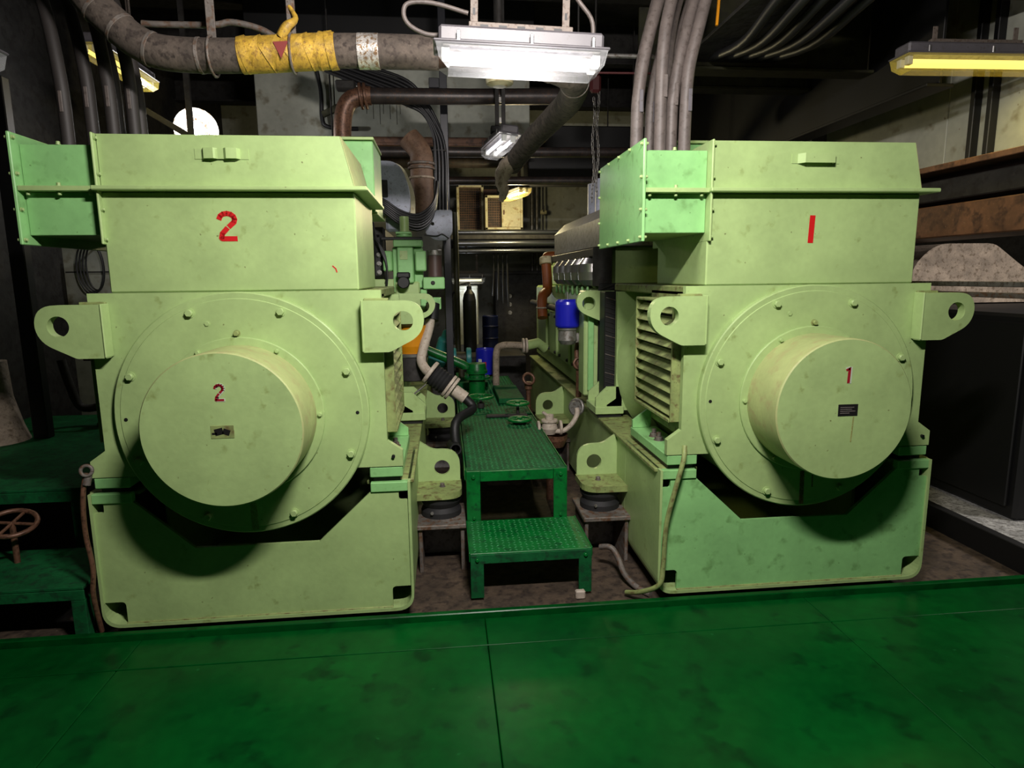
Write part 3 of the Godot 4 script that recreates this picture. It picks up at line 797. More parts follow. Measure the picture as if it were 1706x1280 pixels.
	# handle: strap with two feet and one or two humps
	var hd := PackedVector2Array()
	if k == 0:
		for p in [[-.118, 0], [-.085, 0], [-.075, .02], [-.04, .024], [-.028, .008], [.002, .008], [.014, .024], [.05, .02], [.06, 0], [.095, 0]]:
			hd.append(Vector2(p[0], p[1]))
		for p in [[.095, .004], [.062, .004], [.053, .025], [.012, .029], [-.002, .012], [-.026, .012], [-.038, .029], [-.077, .025], [-.087, .004], [-.118, .004]]:
			hd.append(Vector2(p[0], p[1]))
	else:
		for p in [[-.125, 0], [-.095, 0], [-.075, .03], [.06, .03], [.066, 0], [.1, 0], [.1, .004], [.07, .004], [.064, .034], [-.077, .034], [-.098, .004], [-.125, .004]]:
			hd.append(Vector2(p[0], p[1]))
	put("lid_handle", MB.new().prism(hd, 0.0, 0.042, Transform3D(Basis(V(1, 0, 0), V(0, 0, 1), V(0, 1, 0)), V(-.005, 2.092, -0.003) + o)), P, lid)
	# taller rear duct behind the lid
	put("rear_duct", MB.new().bb(V(-.50, 1.955, -1.2) + o, V(.524, 2.32, -0.76) + o, 0.005), M.paint_fresh, t)
	put("duct_lip", MB.new().bb(V(-.51, 2.325, -1.21) + o, V(.53, 2.34, -0.75) + o, 0.003).bb(V(.40, 1.94, -1.21) + o, V(.535, 1.954, -0.75) + o, 0.003), P, t)
	# cable box with bolted end plates
	var cb := Node3D.new()
	cb.name = "cable_box"
	t.add_child(cb, true)
	put("end_plate", MB.new().bb(V(-.825, 1.75, -0.78) + o, V(-.812, 2.19, 0.025) + o, 0.003), M.paint_fresh, cb)
	put("end_plate", MB.new().bb(V(-.513, 1.75, -0.78) + o, V(-.503, 2.19, 0.025) + o, 0.003), P, cb)
	put("upper_panel", MB.new().bb(V(-.811, 1.984, -0.042) + o, V(-.514, 2.15, -0.03) + o, 0.002), M.paint_fresh, cb)
	put("lower_panel", MB.new().bb(V(-.811, 1.79, -0.042) + o, V(-.514, 1.962, -0.03) + o, 0.002), M.paint_fresh, cb)
	put("panel_flange", MB.new().bb(V(-.811, 1.963, -0.5) + o, V(-.514, 1.983, 0.018) + o, 0.002), P, cb)
	put("box_bottom", MB.new().bb(V(-.811, 1.79, -0.76) + o, V(-.514, 1.80, -0.043) + o, 0.002), M.paint, cb)
	put("box_back", MB.new().bb(V(-.811, 1.80, -0.77) + o, V(-.514, 2.15, -0.76) + o, 0.002), M.paint, cb)
	put("box_cover", MB.new().bb(V(-.811, 2.125, -0.76) + o, V(-.514, 2.135, -0.043) + o, 0.002), M.dark, cb)
	var bm := MB.new().bolt(Vector3.ZERO, Vector3.DOWN, .008, .014).mesh()
	for bx in [-.785, -.665, -.545]:
		put("bolt", bm, P, cb, V(bx, 1.962, -0.005) + o)
	var bu := MB.new().bolt(Vector3.ZERO, Vector3.UP, .008, .014).mesh()
	put("bolt", bu, P, cb, V(-.665, 2.15, -0.036) + o)
	put("bolt", bu, P, cb, V(-.665, 1.984, -0.005) + o)
	var bl := MB.new().bolt(Vector3.ZERO, Vector3.LEFT, .007, .011).mesh()
	var br := MB.new().bolt(Vector3.ZERO, Vector3.RIGHT, .007, .011).mesh()
	for y in [1.77, 1.89, 2.03, 2.17]:
		put("bolt", bl, P, cb, V(-.826, y, 0.01) + o)
		put("bolt", br, P, cb, V(-.811, y, 0.01) + o)
		put("bolt", br, P, cb, V(-.502, y, 0.01) + o)
		put("bolt", bl, P, cb, V(-.826, y, -0.765) + o)
	for z in [-.18, -.37, -.57]:
		put("bolt", bl, P, cb, V(-.826, 2.178, z) + o)
		put("bolt", bl, P, cb, V(-.826, 1.765, z) + o)
	# small earth strap fitting at the foot
	put("earth_stud", MB.new().cyl(V(.63, .80, 0.0) + o, V(.63, .80, 0.012) + o, .008, 8), M.black, t)

# ------------------------------------------------------------------ walkway between the machines
func tread(x0: float, x1: float, z0: float, z1: float, y: float) -> MB:
	# raised lozenges of chequer plate, alternately turned
	var b := MB.new()
	var nx := int((x1 - x0) / 0.029)
	var nz := int((z1 - z0) / 0.029)
	for i in nx:
		for j in nz:
			var c := V(x0 + (i + 0.5) * (x1 - x0) / nx, y, z0 + (j + 0.5) * (z1 - z0) / nz)
			var d := V(1, 0, 1) if (i + j) % 2 == 0 else V(1, 0, -1)
			d = d.normalized()
			var e := V(-d.z, 0, d.x)
			var a0 := c + d * 0.0125
			var a1 := c - d * 0.0125
			var b0 := c + e * 0.0042
			var b1 := c - e * 0.0042
			var tp := c + V(0, 0.0034, 0)
			for q in [[a0, b0], [b0, a1], [a1, b1], [b1, a0]]:
				var nn: Vector3 = (q[1] - q[0]).cross(tp - q[0]).normalized()
				if nn.y < 0:
					nn = -nn
				b.tri(q[0], q[1], tp, nn, nn, nn)
	return b

func handwheel(parent: Node, c: Vector3, R: float, base_y: float, m: Material) -> Node3D:
	var w := Node3D.new()
	w.name = "handwheel"
	parent.add_child(w, true)
	w.position = c
	put("rim", MB.new().ring(Vector3.ZERO, Vector3.UP, R, 0.011, 32, 8), m, w)
	var s := MB.new()
	for i in 4:
		var a := TAU * i / 4.0 + 0.4
		s.cyl(V(cos(a) * .015, 0, sin(a) * .015), V(cos(a) * R, 0, sin(a) * R), 0.007, 8)
	put("spokes", s, m, w)
	put("hub", MB.new().cyl(V(0, -.015, 0), V(0, .018, 0), .02, 12, .004), m, w)
	put("stem", MB.new().cyl(V(0, base_y - c.y, 0), V(0, -.012, 0), .012, 10), M.dark, w)
	return w

func walkway() -> void:
	var t := thing("raised_walkway", "dark green chequer-plate walkway running back between the two machines", "walkway", V(0.09, -0.015, -0.6))
	var o := V(-0.09, 0.015, 0.6)
	put("tread_plate", MB.new().bb(V(.10, .513, -2.05) + o, V(.664, .524, -0.615) + o, .002), M.walk_dull, t)
	var st := put("tread_pattern", tread(.115, .65, -2.04, -0.63, .524), M.tread, t, o)
	st.set_meta("kind", "stuff")
	put("tread_plate", MB.new().bb(V(.10, .513, -4.1) + o, V(.664, .524, -2.13) + o, .002).bb(V(.10, .513, -2.13) + o, V(.33, .524, -2.05) + o, .002), M.walk_dull, t)
	var s2 := put("tread_pattern", tread(.115, .65, -4.08, -2.15, .524), M.tread, t, o)
	s2.set_meta("kind", "stuff")
	put("front_bar", MB.new().bb(V(.174, .462, -0.617) + o, V(.59, .522, -0.607) + o, .002), M.walk, t)
	for x in [.095, .592]:
		var p := put("post", MB.new().bb(V(x, .0, -0.615) + o, V(x + .078, .524, -0.606) + o, .002).bb(V(x if x < .3 else x + .07, 0, -0.69) + o, V(x + .008 if x < .3 else x + .078, .524, -0.607) + o, .002), M.walk, t)
		put("bolt", MB.new().bolt(V(x + .04, .492, -0.606) + o, Vector3.BACK, .011, .012), M.walk, p)
		put("bolt", MB.new().bolt(V(x + .04, .25, -0.606) + o, Vector3.BACK, .009, .01), M.walk, p)
		put("rear_post", MB.new().bb(V(x, 0, -2.1) + o, V(x + .06, .512, -2.04) + o, .002), M.walk, t)
		put("rear_post", MB.new().bb(V(x, 0, -4.1) + o, V(x + .06, .512, -4.04) + o, .002), M.walk, t)
	for x in [.086, .664]:
		put("edge_angle", MB.new().bb(V(x, .47, -4.1) + o, V(x + .008, .53, -0.62) + o, .002).bb(V(x - .001, .465, -4.1) + o, V(x + .04 * signf(.3 - x), .475, -0.7) + o, .001), M.walk, t)
	# first step
	var s := thing("low_step", "green chequer-plate step standing before the raised walkway", "step", V(0.09, -0.015, -0.15))
	o = V(-0.09, 0.015, 0.15)
	put("tread_plate", MB.new().bb(V(.094, .226, -0.60) + o, V(.712, .236, -0.155) + o, .002), M.walk, s)
	var s3 := put("tread_pattern", tread(.105, .70, -0.59, -0.165, .236), M.tread, s, o)
	s3.set_meta("kind", "stuff")
	put("front_bar", MB.new().bb(V(.094, .182, -0.158) + o, V(.712, .230, -0.149) + o, .002), M.walk_dull, s)
	for x in [.094, .645]:
		var p := put("post", MB.new().bb(V(x, .0, -0.16) + o, V(x + .066, .228, -0.1485) + o, .002), M.walk_dull, s)
		put("bolt", MB.new().bolt(V(x + .034, .205, -0.148) + o, Vector3.BACK, .0095, .01), M.walk, p)
		put("rear_post", MB.new().bb(V(x, 0, -0.605) + o, V(x + .05, .225, -0.595) + o, .002), M.walk_dull, s)
	for x in [.088, .71]:
		put("edge_angle", MB.new().bb(V(x, .19, -0.60) + o, V(x + .007, .24, -0.16) + o, .002), M.walk, s)
	# valve gear rising through the walkway
	var hw := thing("spindle_valve", "large green handwheel on a dark spindle through the walkway", "valve", V(.278, .5285, -2.36))
	handwheel(hw, V(0, .095, 0), .1, 0.0, M.walk)
	put("stem_guide", MB.new().cyl(V(0, 0, 0), V(0, .045, 0), .03, 14, .005), M.dark, hw)
	hw = thing("spindle_valve", "small green handwheel at the walkway edge beside the slot", "valve", V(.555, .5285, -2.09))
	handwheel(hw, V(0, .085, 0), .085, 0.0, M.walk)
	hw = thing("spindle_valve", "small green handwheel set low over the walkway plate", "valve", V(.53, .5285, -1.75))
	handwheel(hw, V(0, .03, 0), .08, 0.0, M.walk)
	put("foot", MB.new().cyl(V(0, 0, 0), V(0, .012, 0), .05, 16, .003), M.dark, hw)
	solo("drip_bar", MB.new().bb(V(.30, .529, -2.03), V(.62, .545, -1.97), .004), M.dark, "dark flat bar lying across the walkway beside the handwheels", "bar")
	# green valve chest at the far end with its pipe
	var vc := thing("valve_chest", "green round valve chest with a wide flange at the far walkway end", "valve", V(.28, .5285, -3.0))
	put("body", MB.new().lathe(V(0, 0, 0), Vector3.UP, [Vector2(0, 0), Vector2(.075, 0), Vector2(.075, .2), Vector2(.098, .2), Vector2(.098, .225), Vector2(.09, .235), Vector2(.08, .29), Vector2(.0, .30)], 28), M.walk, vc)
	put("flange", MB.new().lathe(V(0, .15, 0), Vector3.UP, [Vector2(.075, 0), Vector2(.12, 0), Vector2(.12, .018), Vector2(.075, .018)], 28), M.walk, vc)
	for i in 6:
		put("bolt", MB.new().bolt(V(cos(i * 1.05) * .1, .168, sin(i * 1.05) * .1), Vector3.UP, .009, .014), M.walk, vc)
	var gp := thing("green_pipe", "glossy dark green pipe slanting down to the valve chest", "pipe", V(-.12, .93, -3.0))
	put("pipe", MB.new().tube(curve([V(-.06, .03, 0), V(0, 0, 0), V(.27, -.12, 0), V(.3, -.16, 0)], 5), .042, 16), M.walk, gp)
	put("flange", MB.new().cyl(V(-.07, .034, 0), V(-.045, .023, 0), .06, 18, .004), M.white_pipe, gp)
	solo("raised_box", MB.new().bb(V(.10, .529, -3.95), V(.40, .60, -3.25), .006), M.walk_dull, "low green box on the walkway behind the valve chest", "box")
	solo("raised_box", MB.new().bb(V(.44, .529, -3.2), V(.66, .575, -2.5), .006), M.walk_dull, "low green box on the walkway beside the large handwheel", "box")
	# tan lagged elbow pipe over the walkway
	var te := thing("lagged_elbow", "tan lagged pipe bending over the far end of the walkway", "pipe", V(.49, .5285, -3.4))
	put("lagging", MB.new().tube(curve([V(0, 0, 0), V(0, .2, 0), V(.01, .36, 0), V(.06, .405, 0), V(.15, .41, 0), V(.28, .4, 0)], 5), .034, 14), M.lag_pale, te)
	put("flange", MB.new().cyl(V(.26, .40, 0), V(.285, .40, 0), .075, 20, .005).cyl(V(.292, .40, 0), V(.315, .40, 0), .075, 20, .005), M.white_pipe, te)
	put("pipe_end", MB.new().tube([V(.3, .4, 0), V(.42, .42, -.05), V(.5, .36, -.1)], .05, 14), M.paint, te)
	# copper-coloured cock at the walkway edge
	var cc := thing("drain_cock", "brown valve ring at the walkway edge beyond the handwheels", "valve", V(.87, .60, -2.75))
	put("ring", MB.new().ring(V(-.14, .1, 0), V(.2, .5, 1), .05, .013, 24, 8), M.copper, cc)
	put("body", MB.new().cyl(V(-.14, .0, -.03), V(-.14, .07, -.03), .035, 12, .005), M.copper, cc)
	put("pipe", MB.new().tube([V(-.14, -.6, -.03), V(-.14, 0, -.03)], .02, 10), M.copper, cc)
	# white globe valve and hose on the side of base frame one
	var wv := thing("globe_valve", "dirty white globe valve beside the walkway with a curved white hose", "valve", V(.73, .0, -1.6))
	put("body", MB.new().lathe(V(0, .46, 0), Vector3.UP, [Vector2(0, 0), Vector2(.045, .02), Vector2(.06, .06), Vector2(.05, .1), Vector2(.03, .12), Vector2(.03, .16), Vector2(0, .165)], 18), M.white_pipe, wv)
	put("bonnet_flange", MB.new().cyl(V(0, .565, 0), V(0, .585, 0), .06, 18, .004), M.white_pipe, wv)
	put("side_flange", MB.new().cyl(V(-.09, .52, 0), V(-.07, .52, 0), .055, 18, .004).cyl(V(.07, .52, 0), V(.09, .52, 0), .055, 18, .004), M.white_pipe, wv)
	put("spindle", MB.new().cyl(V(-.05, .64, 0), V(0, .60, 0), .012, 10), M.white_pipe, wv)
	put("riser", MB.new().cyl(V(0, -.015, 0), V(0, .48, 0), .025, 12), M.copper, wv)
	put("hose", MB.new().tube(curve([V(.04, .50, .02), V(.1, .505, .03), V(.16, .55, .02), V(.2, .61, .0), V(.207, .65, -.03)], 6), .018, 12), M.white_pipe, wv)
	put("rosette", MB.new().ring(V(.205, .66, -.04), V(-.7, .2, .7), .055, .012, 28, 8).cyl(V(.205, .66, -.05), V(.202, .658, -.03), .05, 20), M.steel_dull, wv)
	put("bowl", MB.new().lathe(V(.04, .38, .02), Vector3.UP, [Vector2(0, 0), Vector2(.06, .01), Vector2(.085, .06), Vector2(.09, .1)], 20), M.copper, wv)
	# hoses hanging at the base frames
	solo("earth_hose", MB.new().tube(curve([V(1.115, .80, .02), V(1.10, .74, .05), V(1.065, .60, .05), V(1.03, .42, .04), V(1.02, .22, .04), V(1.0, .12, .05), V(.93, .05, -.02), V(.88, .01, -.1)], 6), .012, 10), M.paint_old, "thin dirty hose hanging down the corner of base frame one", "hose")
	solo("floor_hose", MB.new().tube(curve([V(.82, .12, -.42), V(.87, .13, -.38), V(.9, .09, -.34), V(.91, .04, -.25), V(.95, .005, -.16), V(1.0, .0, -.08)], 6), .016, 10), M.rust_grey, "grey hose curling over the bed beside the step", "hose")
	solo("side_hose", MB.new().tube(curve([V(-1.56, .78, .02), V(-1.575, .72, .03), V(-1.585, .62, .035), V(-1.59, .5, .03), V(-1.575, .35, .035), V(-1.59, .22, .03), V(-1.6, .02, -.02)], 6), .011, 10), M.copper, "thin brown hose hanging down the outer corner of base frame two", "hose")
	solo("hose_coupling", MB.new().ring(V(-1.555, .795, .03), V(.2, .2, 1), .022, .008, 18, 8).cyl(V(-1.555, .77, .02), V(-1.562, .73, .03), .016, 12), M.rust_grey, "dark ring coupling at the outer foot of machine number two", "coupling")
	solo("paint_patch", MB.new().bb(V(.62, -.0149, -.13), V(.67, .03, -.1), .006), M.white_pipe, "pale block under the corner of the green step", "block")

func left_stairs() -> void:
	var t := thing("side_platform", "dark green platform beside machine number two", "platform", V(-2.6, -.015, -.6))
	var o := V(2.6, .015, .6)
	put("tread_plate", MB.new().bb(V(-3.35, .51, -2.6) + o, V(-1.93, .525, -0.6) + o, .003), M.walk_dull, t)
	put("front_bar", MB.new().bb(V(-3.35, .45, -.612) + o, V(-1.93, .509, -.6) + o, .003), M.walk_dull, t)
	for x in [-3.3, -2.0]:
		put("post", MB.new().bb(V(x, 0, -.67) + o, V(x + .06, .45, -.605) + o, .002), M.walk_dull, t)
		put("post", MB.new().bb(V(x, 0, -2.55) + o, V(x + .06, .509, -2.49) + o, .002), M.walk_dull, t)
	var s := thing("side_step", "green step coloured darker for dim light below the platform beside machine number two", "step", V(-2.6, -.015, 0.0))
	o = V(2.6, .015, 0)
	put("tread_plate", MB.new().bb(V(-3.35, .24, -.45) + o, V(-1.64, .255, .01) + o, .003), M.walk_dull, s)  # duller green puts the dim light of this side into the colour
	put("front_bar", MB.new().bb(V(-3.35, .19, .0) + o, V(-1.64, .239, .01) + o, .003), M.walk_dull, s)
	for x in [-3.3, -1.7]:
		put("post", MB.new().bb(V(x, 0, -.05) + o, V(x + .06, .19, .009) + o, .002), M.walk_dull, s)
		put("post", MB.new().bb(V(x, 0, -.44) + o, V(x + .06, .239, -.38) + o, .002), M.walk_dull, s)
	# rusty handwheels at the picture's edge, on spindles from the bed
	var hw := thing("rusty_wheel", "rusty brown handwheel over the darkened green side step", "valve", V(-2.1, .255, -.3))
	put("stem", MB.new().cyl(V(0, 0, 0), V(0, .2, 0), .014, 10), M.copper, hw)
	put("rim", MB.new().ring(V(0, .2, 0), V(0.2, 1, .3), .1, .012, 28, 8), M.copper, hw)
	put("spokes", MB.new().cyl(V(-.1, .21, 0), V(.1, .19, 0), .008, 8).cyl(V(0, .22, -.1), V(0, .18, .1), .008, 8), M.copper, hw)

# ------------------------------------------------------------------ engines
func engine_one() -> void:
	var t := thing("diesel_engine", "dark green diesel engine with grey rocker casing behind alternator one", "engine", V(1.708, .675, -3.1))
	var o := V(-1.708, -.675, 3.1)
	put("flywheel_housing", MB.new().bb(V(.965, .76, -1.72) + o, V(2.45, 1.5, -1.54) + o, .01), M.paint, t)
	put("housing_edge", MB.new().bb(V(.99, .80, -1.535) + o, V(1.03, 1.34, -1.51) + o, .004), M.paint_fresh, t)
	var g := put("coupling_guard", MB.new().bb(V(1.06, .76, -1.53) + o, V(2.35, 1.55, -1.508) + o, .004), M.black, t)
	var bar := MB.new().box(Vector3.ZERO, V(.1, .008, .008), .001, Basis(Vector3.BACK, .35)).mesh()
	for i in 30:
		put("guard_bar", bar, M.steel_dull if i % 7 == 3 else M.dark, g, V(1.115, .80 + i * .025, -1.502) + o)
	put("coupling_shell", MB.new().cyl(V(1.708, 1.016, -1.56) + o, V(1.708, 1.016, -1.51) + o, .42, 32), M.black, t)
	put("crankcase", MB.new().bb(V(1.08, .70, -4.7) + o, V(2.34, 1.5, -1.73) + o, .02), M.paint, t)
	for i in 4:
		var z := -2.15 - i * .62
		var d := put("crankcase_door", MB.new().box(V(1.065, 1.05, z) + o, V(.03, .42, .44), .012), M.paint, t)
		for c in [[-.17, -.18], [.17, -.18], [-.17, .18], [.17, .18]]:
			put("bolt", MB.new().bolt(V(1.05, 1.05 + c[0], z + c[1]) + o, Vector3.LEFT, .014, .016), M.dark, d)
	put("oil_rail", MB.new().tube([V(1.02, 1.31, -4.6) + o, V(1.02, 1.31, -1.75) + o], .03, 12), M.dark, t)
	put("cylinder_block", MB.new().bb(V(1.22, 1.5, -4.5) + o, V(2.2, 1.82, -1.75) + o, .02), M.paint, t)
	# bright bulged covers along the flank
	for i in 5:
		var z := -1.98 - i * .285
		put("bulged_cover", MB.new().lathe(V(1.13, 1.53, z) + o, Vector3.UP, [Vector2(0, 0), Vector2(.08, .0), Vector2(.115, .04), Vector2(.12, .1), Vector2(.115, .16), Vector2(.08, .205), Vector2(0, .21)], 24), M.steel, t)
	for i in 8:
		put("spring_coil", MB.new().ring(V(1.06, 1.485, -1.86 - i * .19) + o, V(1, 0, .2), .03, .01, 18, 6), M.paint_fresh, t)
	put("fuel_rack", MB.new().tube([V(1.1, 1.775, -4.2) + o, V(1.1, 1.775, -1.75) + o], .02, 10).bb(V(1.08, 1.74, -3.9) + o, V(1.2, 1.80, -1.74) + o, .004), M.black, t)
	# grey rocker casing with chamfered top and slanted far end
	var rp := PackedVector2Array([Vector2(1.1, 1.81), Vector2(2.3, 1.81), Vector2(2.3, 2.02), Vector2(2.2, 2.1), Vector2(1.2, 2.1), Vector2(1.1, 2.0)])
	put("rocker_casing", MB.new().prism(rp, -3.55, -1.62, Transform3D(Basis(), o)), M.grey, t)
	for i in 5:
		put("air_duct", MB.new().cyl(V(1.42, 2.08, -1.85 - i * .3) + o, V(1.42, 2.42, -1.85 - i * .3) + o, .1, 20), M.pale, t)
	put("flank_column", MB.new().cyl(V(1.12, 1.53, -1.66) + o, V(1.12, 1.8, -1.66) + o, .07, 16), M.dark, t)
	# oil filter
	var f := put("oil_filter", MB.new().lathe(V(.888, 1.235, -1.75) + o, Vector3.UP, [Vector2(0, 0), Vector2(.082, 0), Vector2(.09, .012), Vector2(.09, .165), Vector2(.086, .185), Vector2(.07, .2), Vector2(0, .202)], 32), M.blue, t)
	f.set_meta("label", "bright blue oil filter canister")
	put("filter_collar", MB.new().cyl(V(.888, 1.212, -1.75) + o, V(.888, 1.234, -1.75) + o, .072, 28, .004), M.steel, f)
	put("filter_head", MB.new().lathe(V(.888, 1.11, -1.75) + o, Vector3.UP, [Vector2(0, 0), Vector2(.05, 0), Vector2(.07, .03), Vector2(.065, .1), Vector2(0, .101)], 20).bb(V(.89, 1.12, -1.77) + o, V(1.1, 1.19, -1.73) + o, .005), M.steel_dull, f)
	put("bleed_screw", MB.new().cyl(V(.888, 1.437, -1.75) + o, V(.888, 1.49, -1.75) + o, .006, 8), M.steel, f)
	# orange pipe at the far end
	var op := put("orange_pipe", MB.new().tube(curve([V(1.2, 1.80, -3.72) + o, V(1.08, 1.80, -3.71) + o, V(1.04, 1.76, -3.7) + o, V(1.04, 1.48, -3.62) + o, V(.97, 1.4, -3.5) + o, V(.955, 1.2, -3.4) + o], 5), .05, 16), M.orange, t)
	put("pipe_collar", MB.new().cyl(V(1.04, 1.72, -3.68) + o, V(1.04, 1.79, -3.7) + o, .07, 18, .006), M.cream, op)
	put("pipe_collar", MB.new().cyl(V(.958, 1.29, -3.44) + o, V(.958, 1.305, -3.44) + o, .06, 18, .003), M.white_pipe, op)
	put("drain_line", MB.new().tube(curve([V(1.03, 1.2, -1.9) + o, V(.99, 1.05, -1.9) + o, V(1.0, .9, -1.88) + o, V(1.0, .69, -1.88) + o], 5), .022, 10).ring(V(1.0, .95, -1.86) + o, V(0, 0.2, 1), .04, .012, 16, 6), M.copper, t)

func engine_two() -> void:
	var t := thing("diesel_engine", "green diesel engine with pump block and turbocharger behind alternator two", "engine", V(-.88, .675, -3.1))
	var o := V(.88, -.675, 3.1)
	put("flywheel_housing", MB.new().bb(V(-1.6, .76, -1.72) + o, V(-.3, 1.36, -1.54) + o, .01), M.paint, t)
	put("crankcase", MB.new().bb(V(-1.5, .70, -4.7) + o, V(-.3, 1.5, -1.75) + o, .02), M.paint, t)
	put("cylinder_block", MB.new().bb(V(-1.4, 1.5, -4.5) + o, V(-.45, 2.0, -2.4) + o, .02), M.black, t)
	# green pump block
	var p := Node3D.new()
	p.name = "pump_block"
	t.add_child(p, true)
	put("cap", MB.new().bb(V(-.339, 1.812, -1.85) + o, V(-.139, 1.858, -1.68) + o, .006), M.paint_fresh, p)
	put("column", MB.new().bb(V(-.316, 1.565, -1.85) + o, V(-.205, 1.811, -1.695) + o, .008), M.paint_fresh, p)
	put("column_label", MB.new().bb(V(-.297, 1.726, -1.694) + o, V(-.244, 1.786, -1.691) + o, .001), M.paint, p)
	put("flank", MB.new().bb(V(-.204, 1.53, -1.86) + o, V(-.143, 1.811, -1.74) + o, .006).bb(V(-.35, 1.5, -1.86) + o, V(-.317, 1.811, -1.74) + o, .006), M.paint_fresh, p)
	put("side_box", MB.new().bb(V(-.413, 1.648, -1.82) + o, V(-.351, 1.786, -1.70) + o, .008), M.paint_fresh, p)
	put("side_box", MB.new().bb(V(-.192, 1.646, -1.735) + o, V(-.117, 1.785, -1.66) + o, .008), M.paint_fresh, p)
	put("solenoid", MB.new().cyl(V(-.06, 1.607, -1.72) + o, V(-.06, 1.752, -1.72) + o, .05, 22), M.solenoid, p)
	put("solenoid_cap", MB.new().cyl(V(-.06, 1.752, -1.72) + o, V(-.06, 1.792, -1.72) + o, .052, 22, .004), M.steel_dull, p)
	put("valve_box", MB.new().bb(V(-.143, 1.522, -1.8) + o, V(.006, 1.604, -1.66) + o, .006), M.paint_fresh, p)
	put("valve_screw", MB.new().bolt(V(-.075, 1.565, -1.66) + o, Vector3.BACK, .012, .012), M.dark, p)
	put("valve_foot", MB.new().bb(V(-.164, 1.38, -1.8) + o, V(-.12, 1.521, -1.68) + o, .005).bb(V(-.116, 1.38, -1.8) + o, V(-.023, 1.463, -1.69) + o, .005), M.paint_fresh, p)
	put("lower_body", MB.new().bb(V(-.34, 1.33, -1.9) + o, V(-.168, 1.575, -1.73) + o, .01), M.paint, p)
	put("round_cover", MB.new().cyl(V(-.20, 1.42, -1.73) + o, V(-.20, 1.42, -1.70) + o, .075, 28, .006), M.paint, p)
	put("black_knob", MB.new().cyl(V(-.275, 1.57, -1.695) + o, V(-.275, 1.57, -1.63) + o, .042, 18, .006).box(V(-.275, 1.62, -1.67) + o, V(.09, .04, .05), .008), M.black, p)
	put("top_flange", MB.new().cyl(V(-.267, 1.88, -1.76) + o, V(-.267, 1.915, -1.76) + o, .055, 20, .005).bb(V(-.32, 1.9, -1.80) + o, V(-.215, 1.915, -1.70) + o, .003), M.paint_fresh, p)
	put("top_neck", MB.new().cyl(V(-.262, 1.86, -1.76) + o, V(-.262, 2.02, -1.76) + o, .032, 18), M.paint, p)
	put("dark_rail", MB.new().bb(V(-.42, 1.859, -1.74) + o, V(-.14, 1.879, -1.70) + o, .003), M.black, p)
	put("side_arm", MB.new().bb(V(-.51, 1.535, -1.9) + o, V(-.346, 1.594, -1.72) + o, .006), M.paint, t)
	# turbocharger cover, pale blue-grey, with lagged exhaust beside it
	var tc := Node3D.new()
	tc.name = "turbocharger"
	t.add_child(tc, true)
	var tp := round_poly([Vector3(-.62, 2.06, 0), Vector3(-.235, 2.06, .04), Vector3(-.225, 2.24, .1), Vector3(-.30, 2.435, .09), Vector3(-.62, 2.435, 0)], 0.0, 6)
	put("turbo_cover", MB.new().prism(tp, -2.16, -2.02, Transform3D(Basis(), o)), M.pale, tc)
	put("cover_rim", MB.new().prism(round_poly([Vector3(-.62, 2.05, 0), Vector3(-.20, 2.05, .04), Vector3(-.195, 2.24, .1), Vector3(-.29, 2.45, .09), Vector3(-.62, 2.45, 0)], 0.0, 6), -2.21, -2.161, Transform3D(Basis(), o)), M.cream, tc)
	put("cover_slot", MB.new().bb(V(-.44, 2.18, -2.019) + o, V(-.385, 2.30, -2.0) + o, .004), M.dark, tc)
	put("lower_cover", MB.new().box(V(-.355, 2.0, -2.1) + o, V(.12, .12, .06), .02), M.pale, tc)
	put("exhaust_bend", MB.new().tube(curve([V(-.155, 2.12, -2.6) + o, V(-.155, 2.46, -2.6) + o, V(-.16, 2.6, -2.62) + o, V(-.25, 2.72, -2.65) + o], 5), .092, 20), M.copper_lag, tc)
	put("exhaust_flange", MB.new().cyl(V(-.155, 2.465, -2.6) + o, V(-.155, 2.485, -2.6) + o, .11, 24, .004).cyl(V(-.155, 2.50, -2.6) + o, V(-.155, 2.52, -2.6) + o, .11, 24, .004), M.rust_grey, tc)
	put("exhaust_band", MB.new().ring(V(-.155, 2.40, -2.6) + o, Vector3.UP, .094, .01, 28, 8), M.lag_pale, tc)
	var gp := round_poly([Vector3(-.148, 1.95, .05), Vector3(-.05, 1.885, .03), Vector3(.04, 1.89, .03), Vector3(.08, 1.95, .03), Vector3(.08, 2.12, .02), Vector3(-.04, 2.12, .02)], 0.0, 5)
	var plate := put("grey_cover", MB.new().plate_hole(gp, Vector2(-.075, 2.015), .014, -2.34, -2.3, Transform3D(Basis(), o)), M.pale, tc)
	put("wire", MB.new().tube(curve([V(-.14, 1.93, -2.29) + o, V(-.05, 1.92, -2.285) + o, V(.0, 1.935, -2.285) + o, V(.05, 1.9, -2.29) + o], 5), .005, 6), M.cable_black, plate)
	# fuel filter glass, white water pipe, bellows
	var yf := put("fuel_filter", MB.new().lathe(V(-.23, 1.09, -1.6) + o, Vector3.UP, [Vector2(0, 0), Vector2(.09, 0), Vector2(.105, .05), Vector2(.11, .19), Vector2(0, .2)], 28), M.amber, t)
	yf.set_meta("label", "amber yellow filter bowl")
	put("filter_band", MB.new().cyl(V(-.23, 1.065, -1.6) + o, V(-.23, 1.089, -1.6) + o, .105, 28, .004), M.steel, yf)
	put("filter_drum", MB.new().cyl(V(-.23, .90, -1.6) + o, V(-.23, 1.064, -1.6) + o, .1, 28, .006), M.dark, yf)
	var wp := put("water_pipe", MB.new().tube(curve([V(-.09, 1.42, -1.62) + o, V(-.105, 1.28, -1.58) + o, V(-.15, 1.13, -1.5) + o, V(-.165, 1.05, -1.46) + o, V(-.14, 1.0, -1.42) + o, V(-.11, .975, -1.39) + o], 6), .032, 18), M.white_pipe, t)
	wp.set_meta("label", "white painted water pipe")
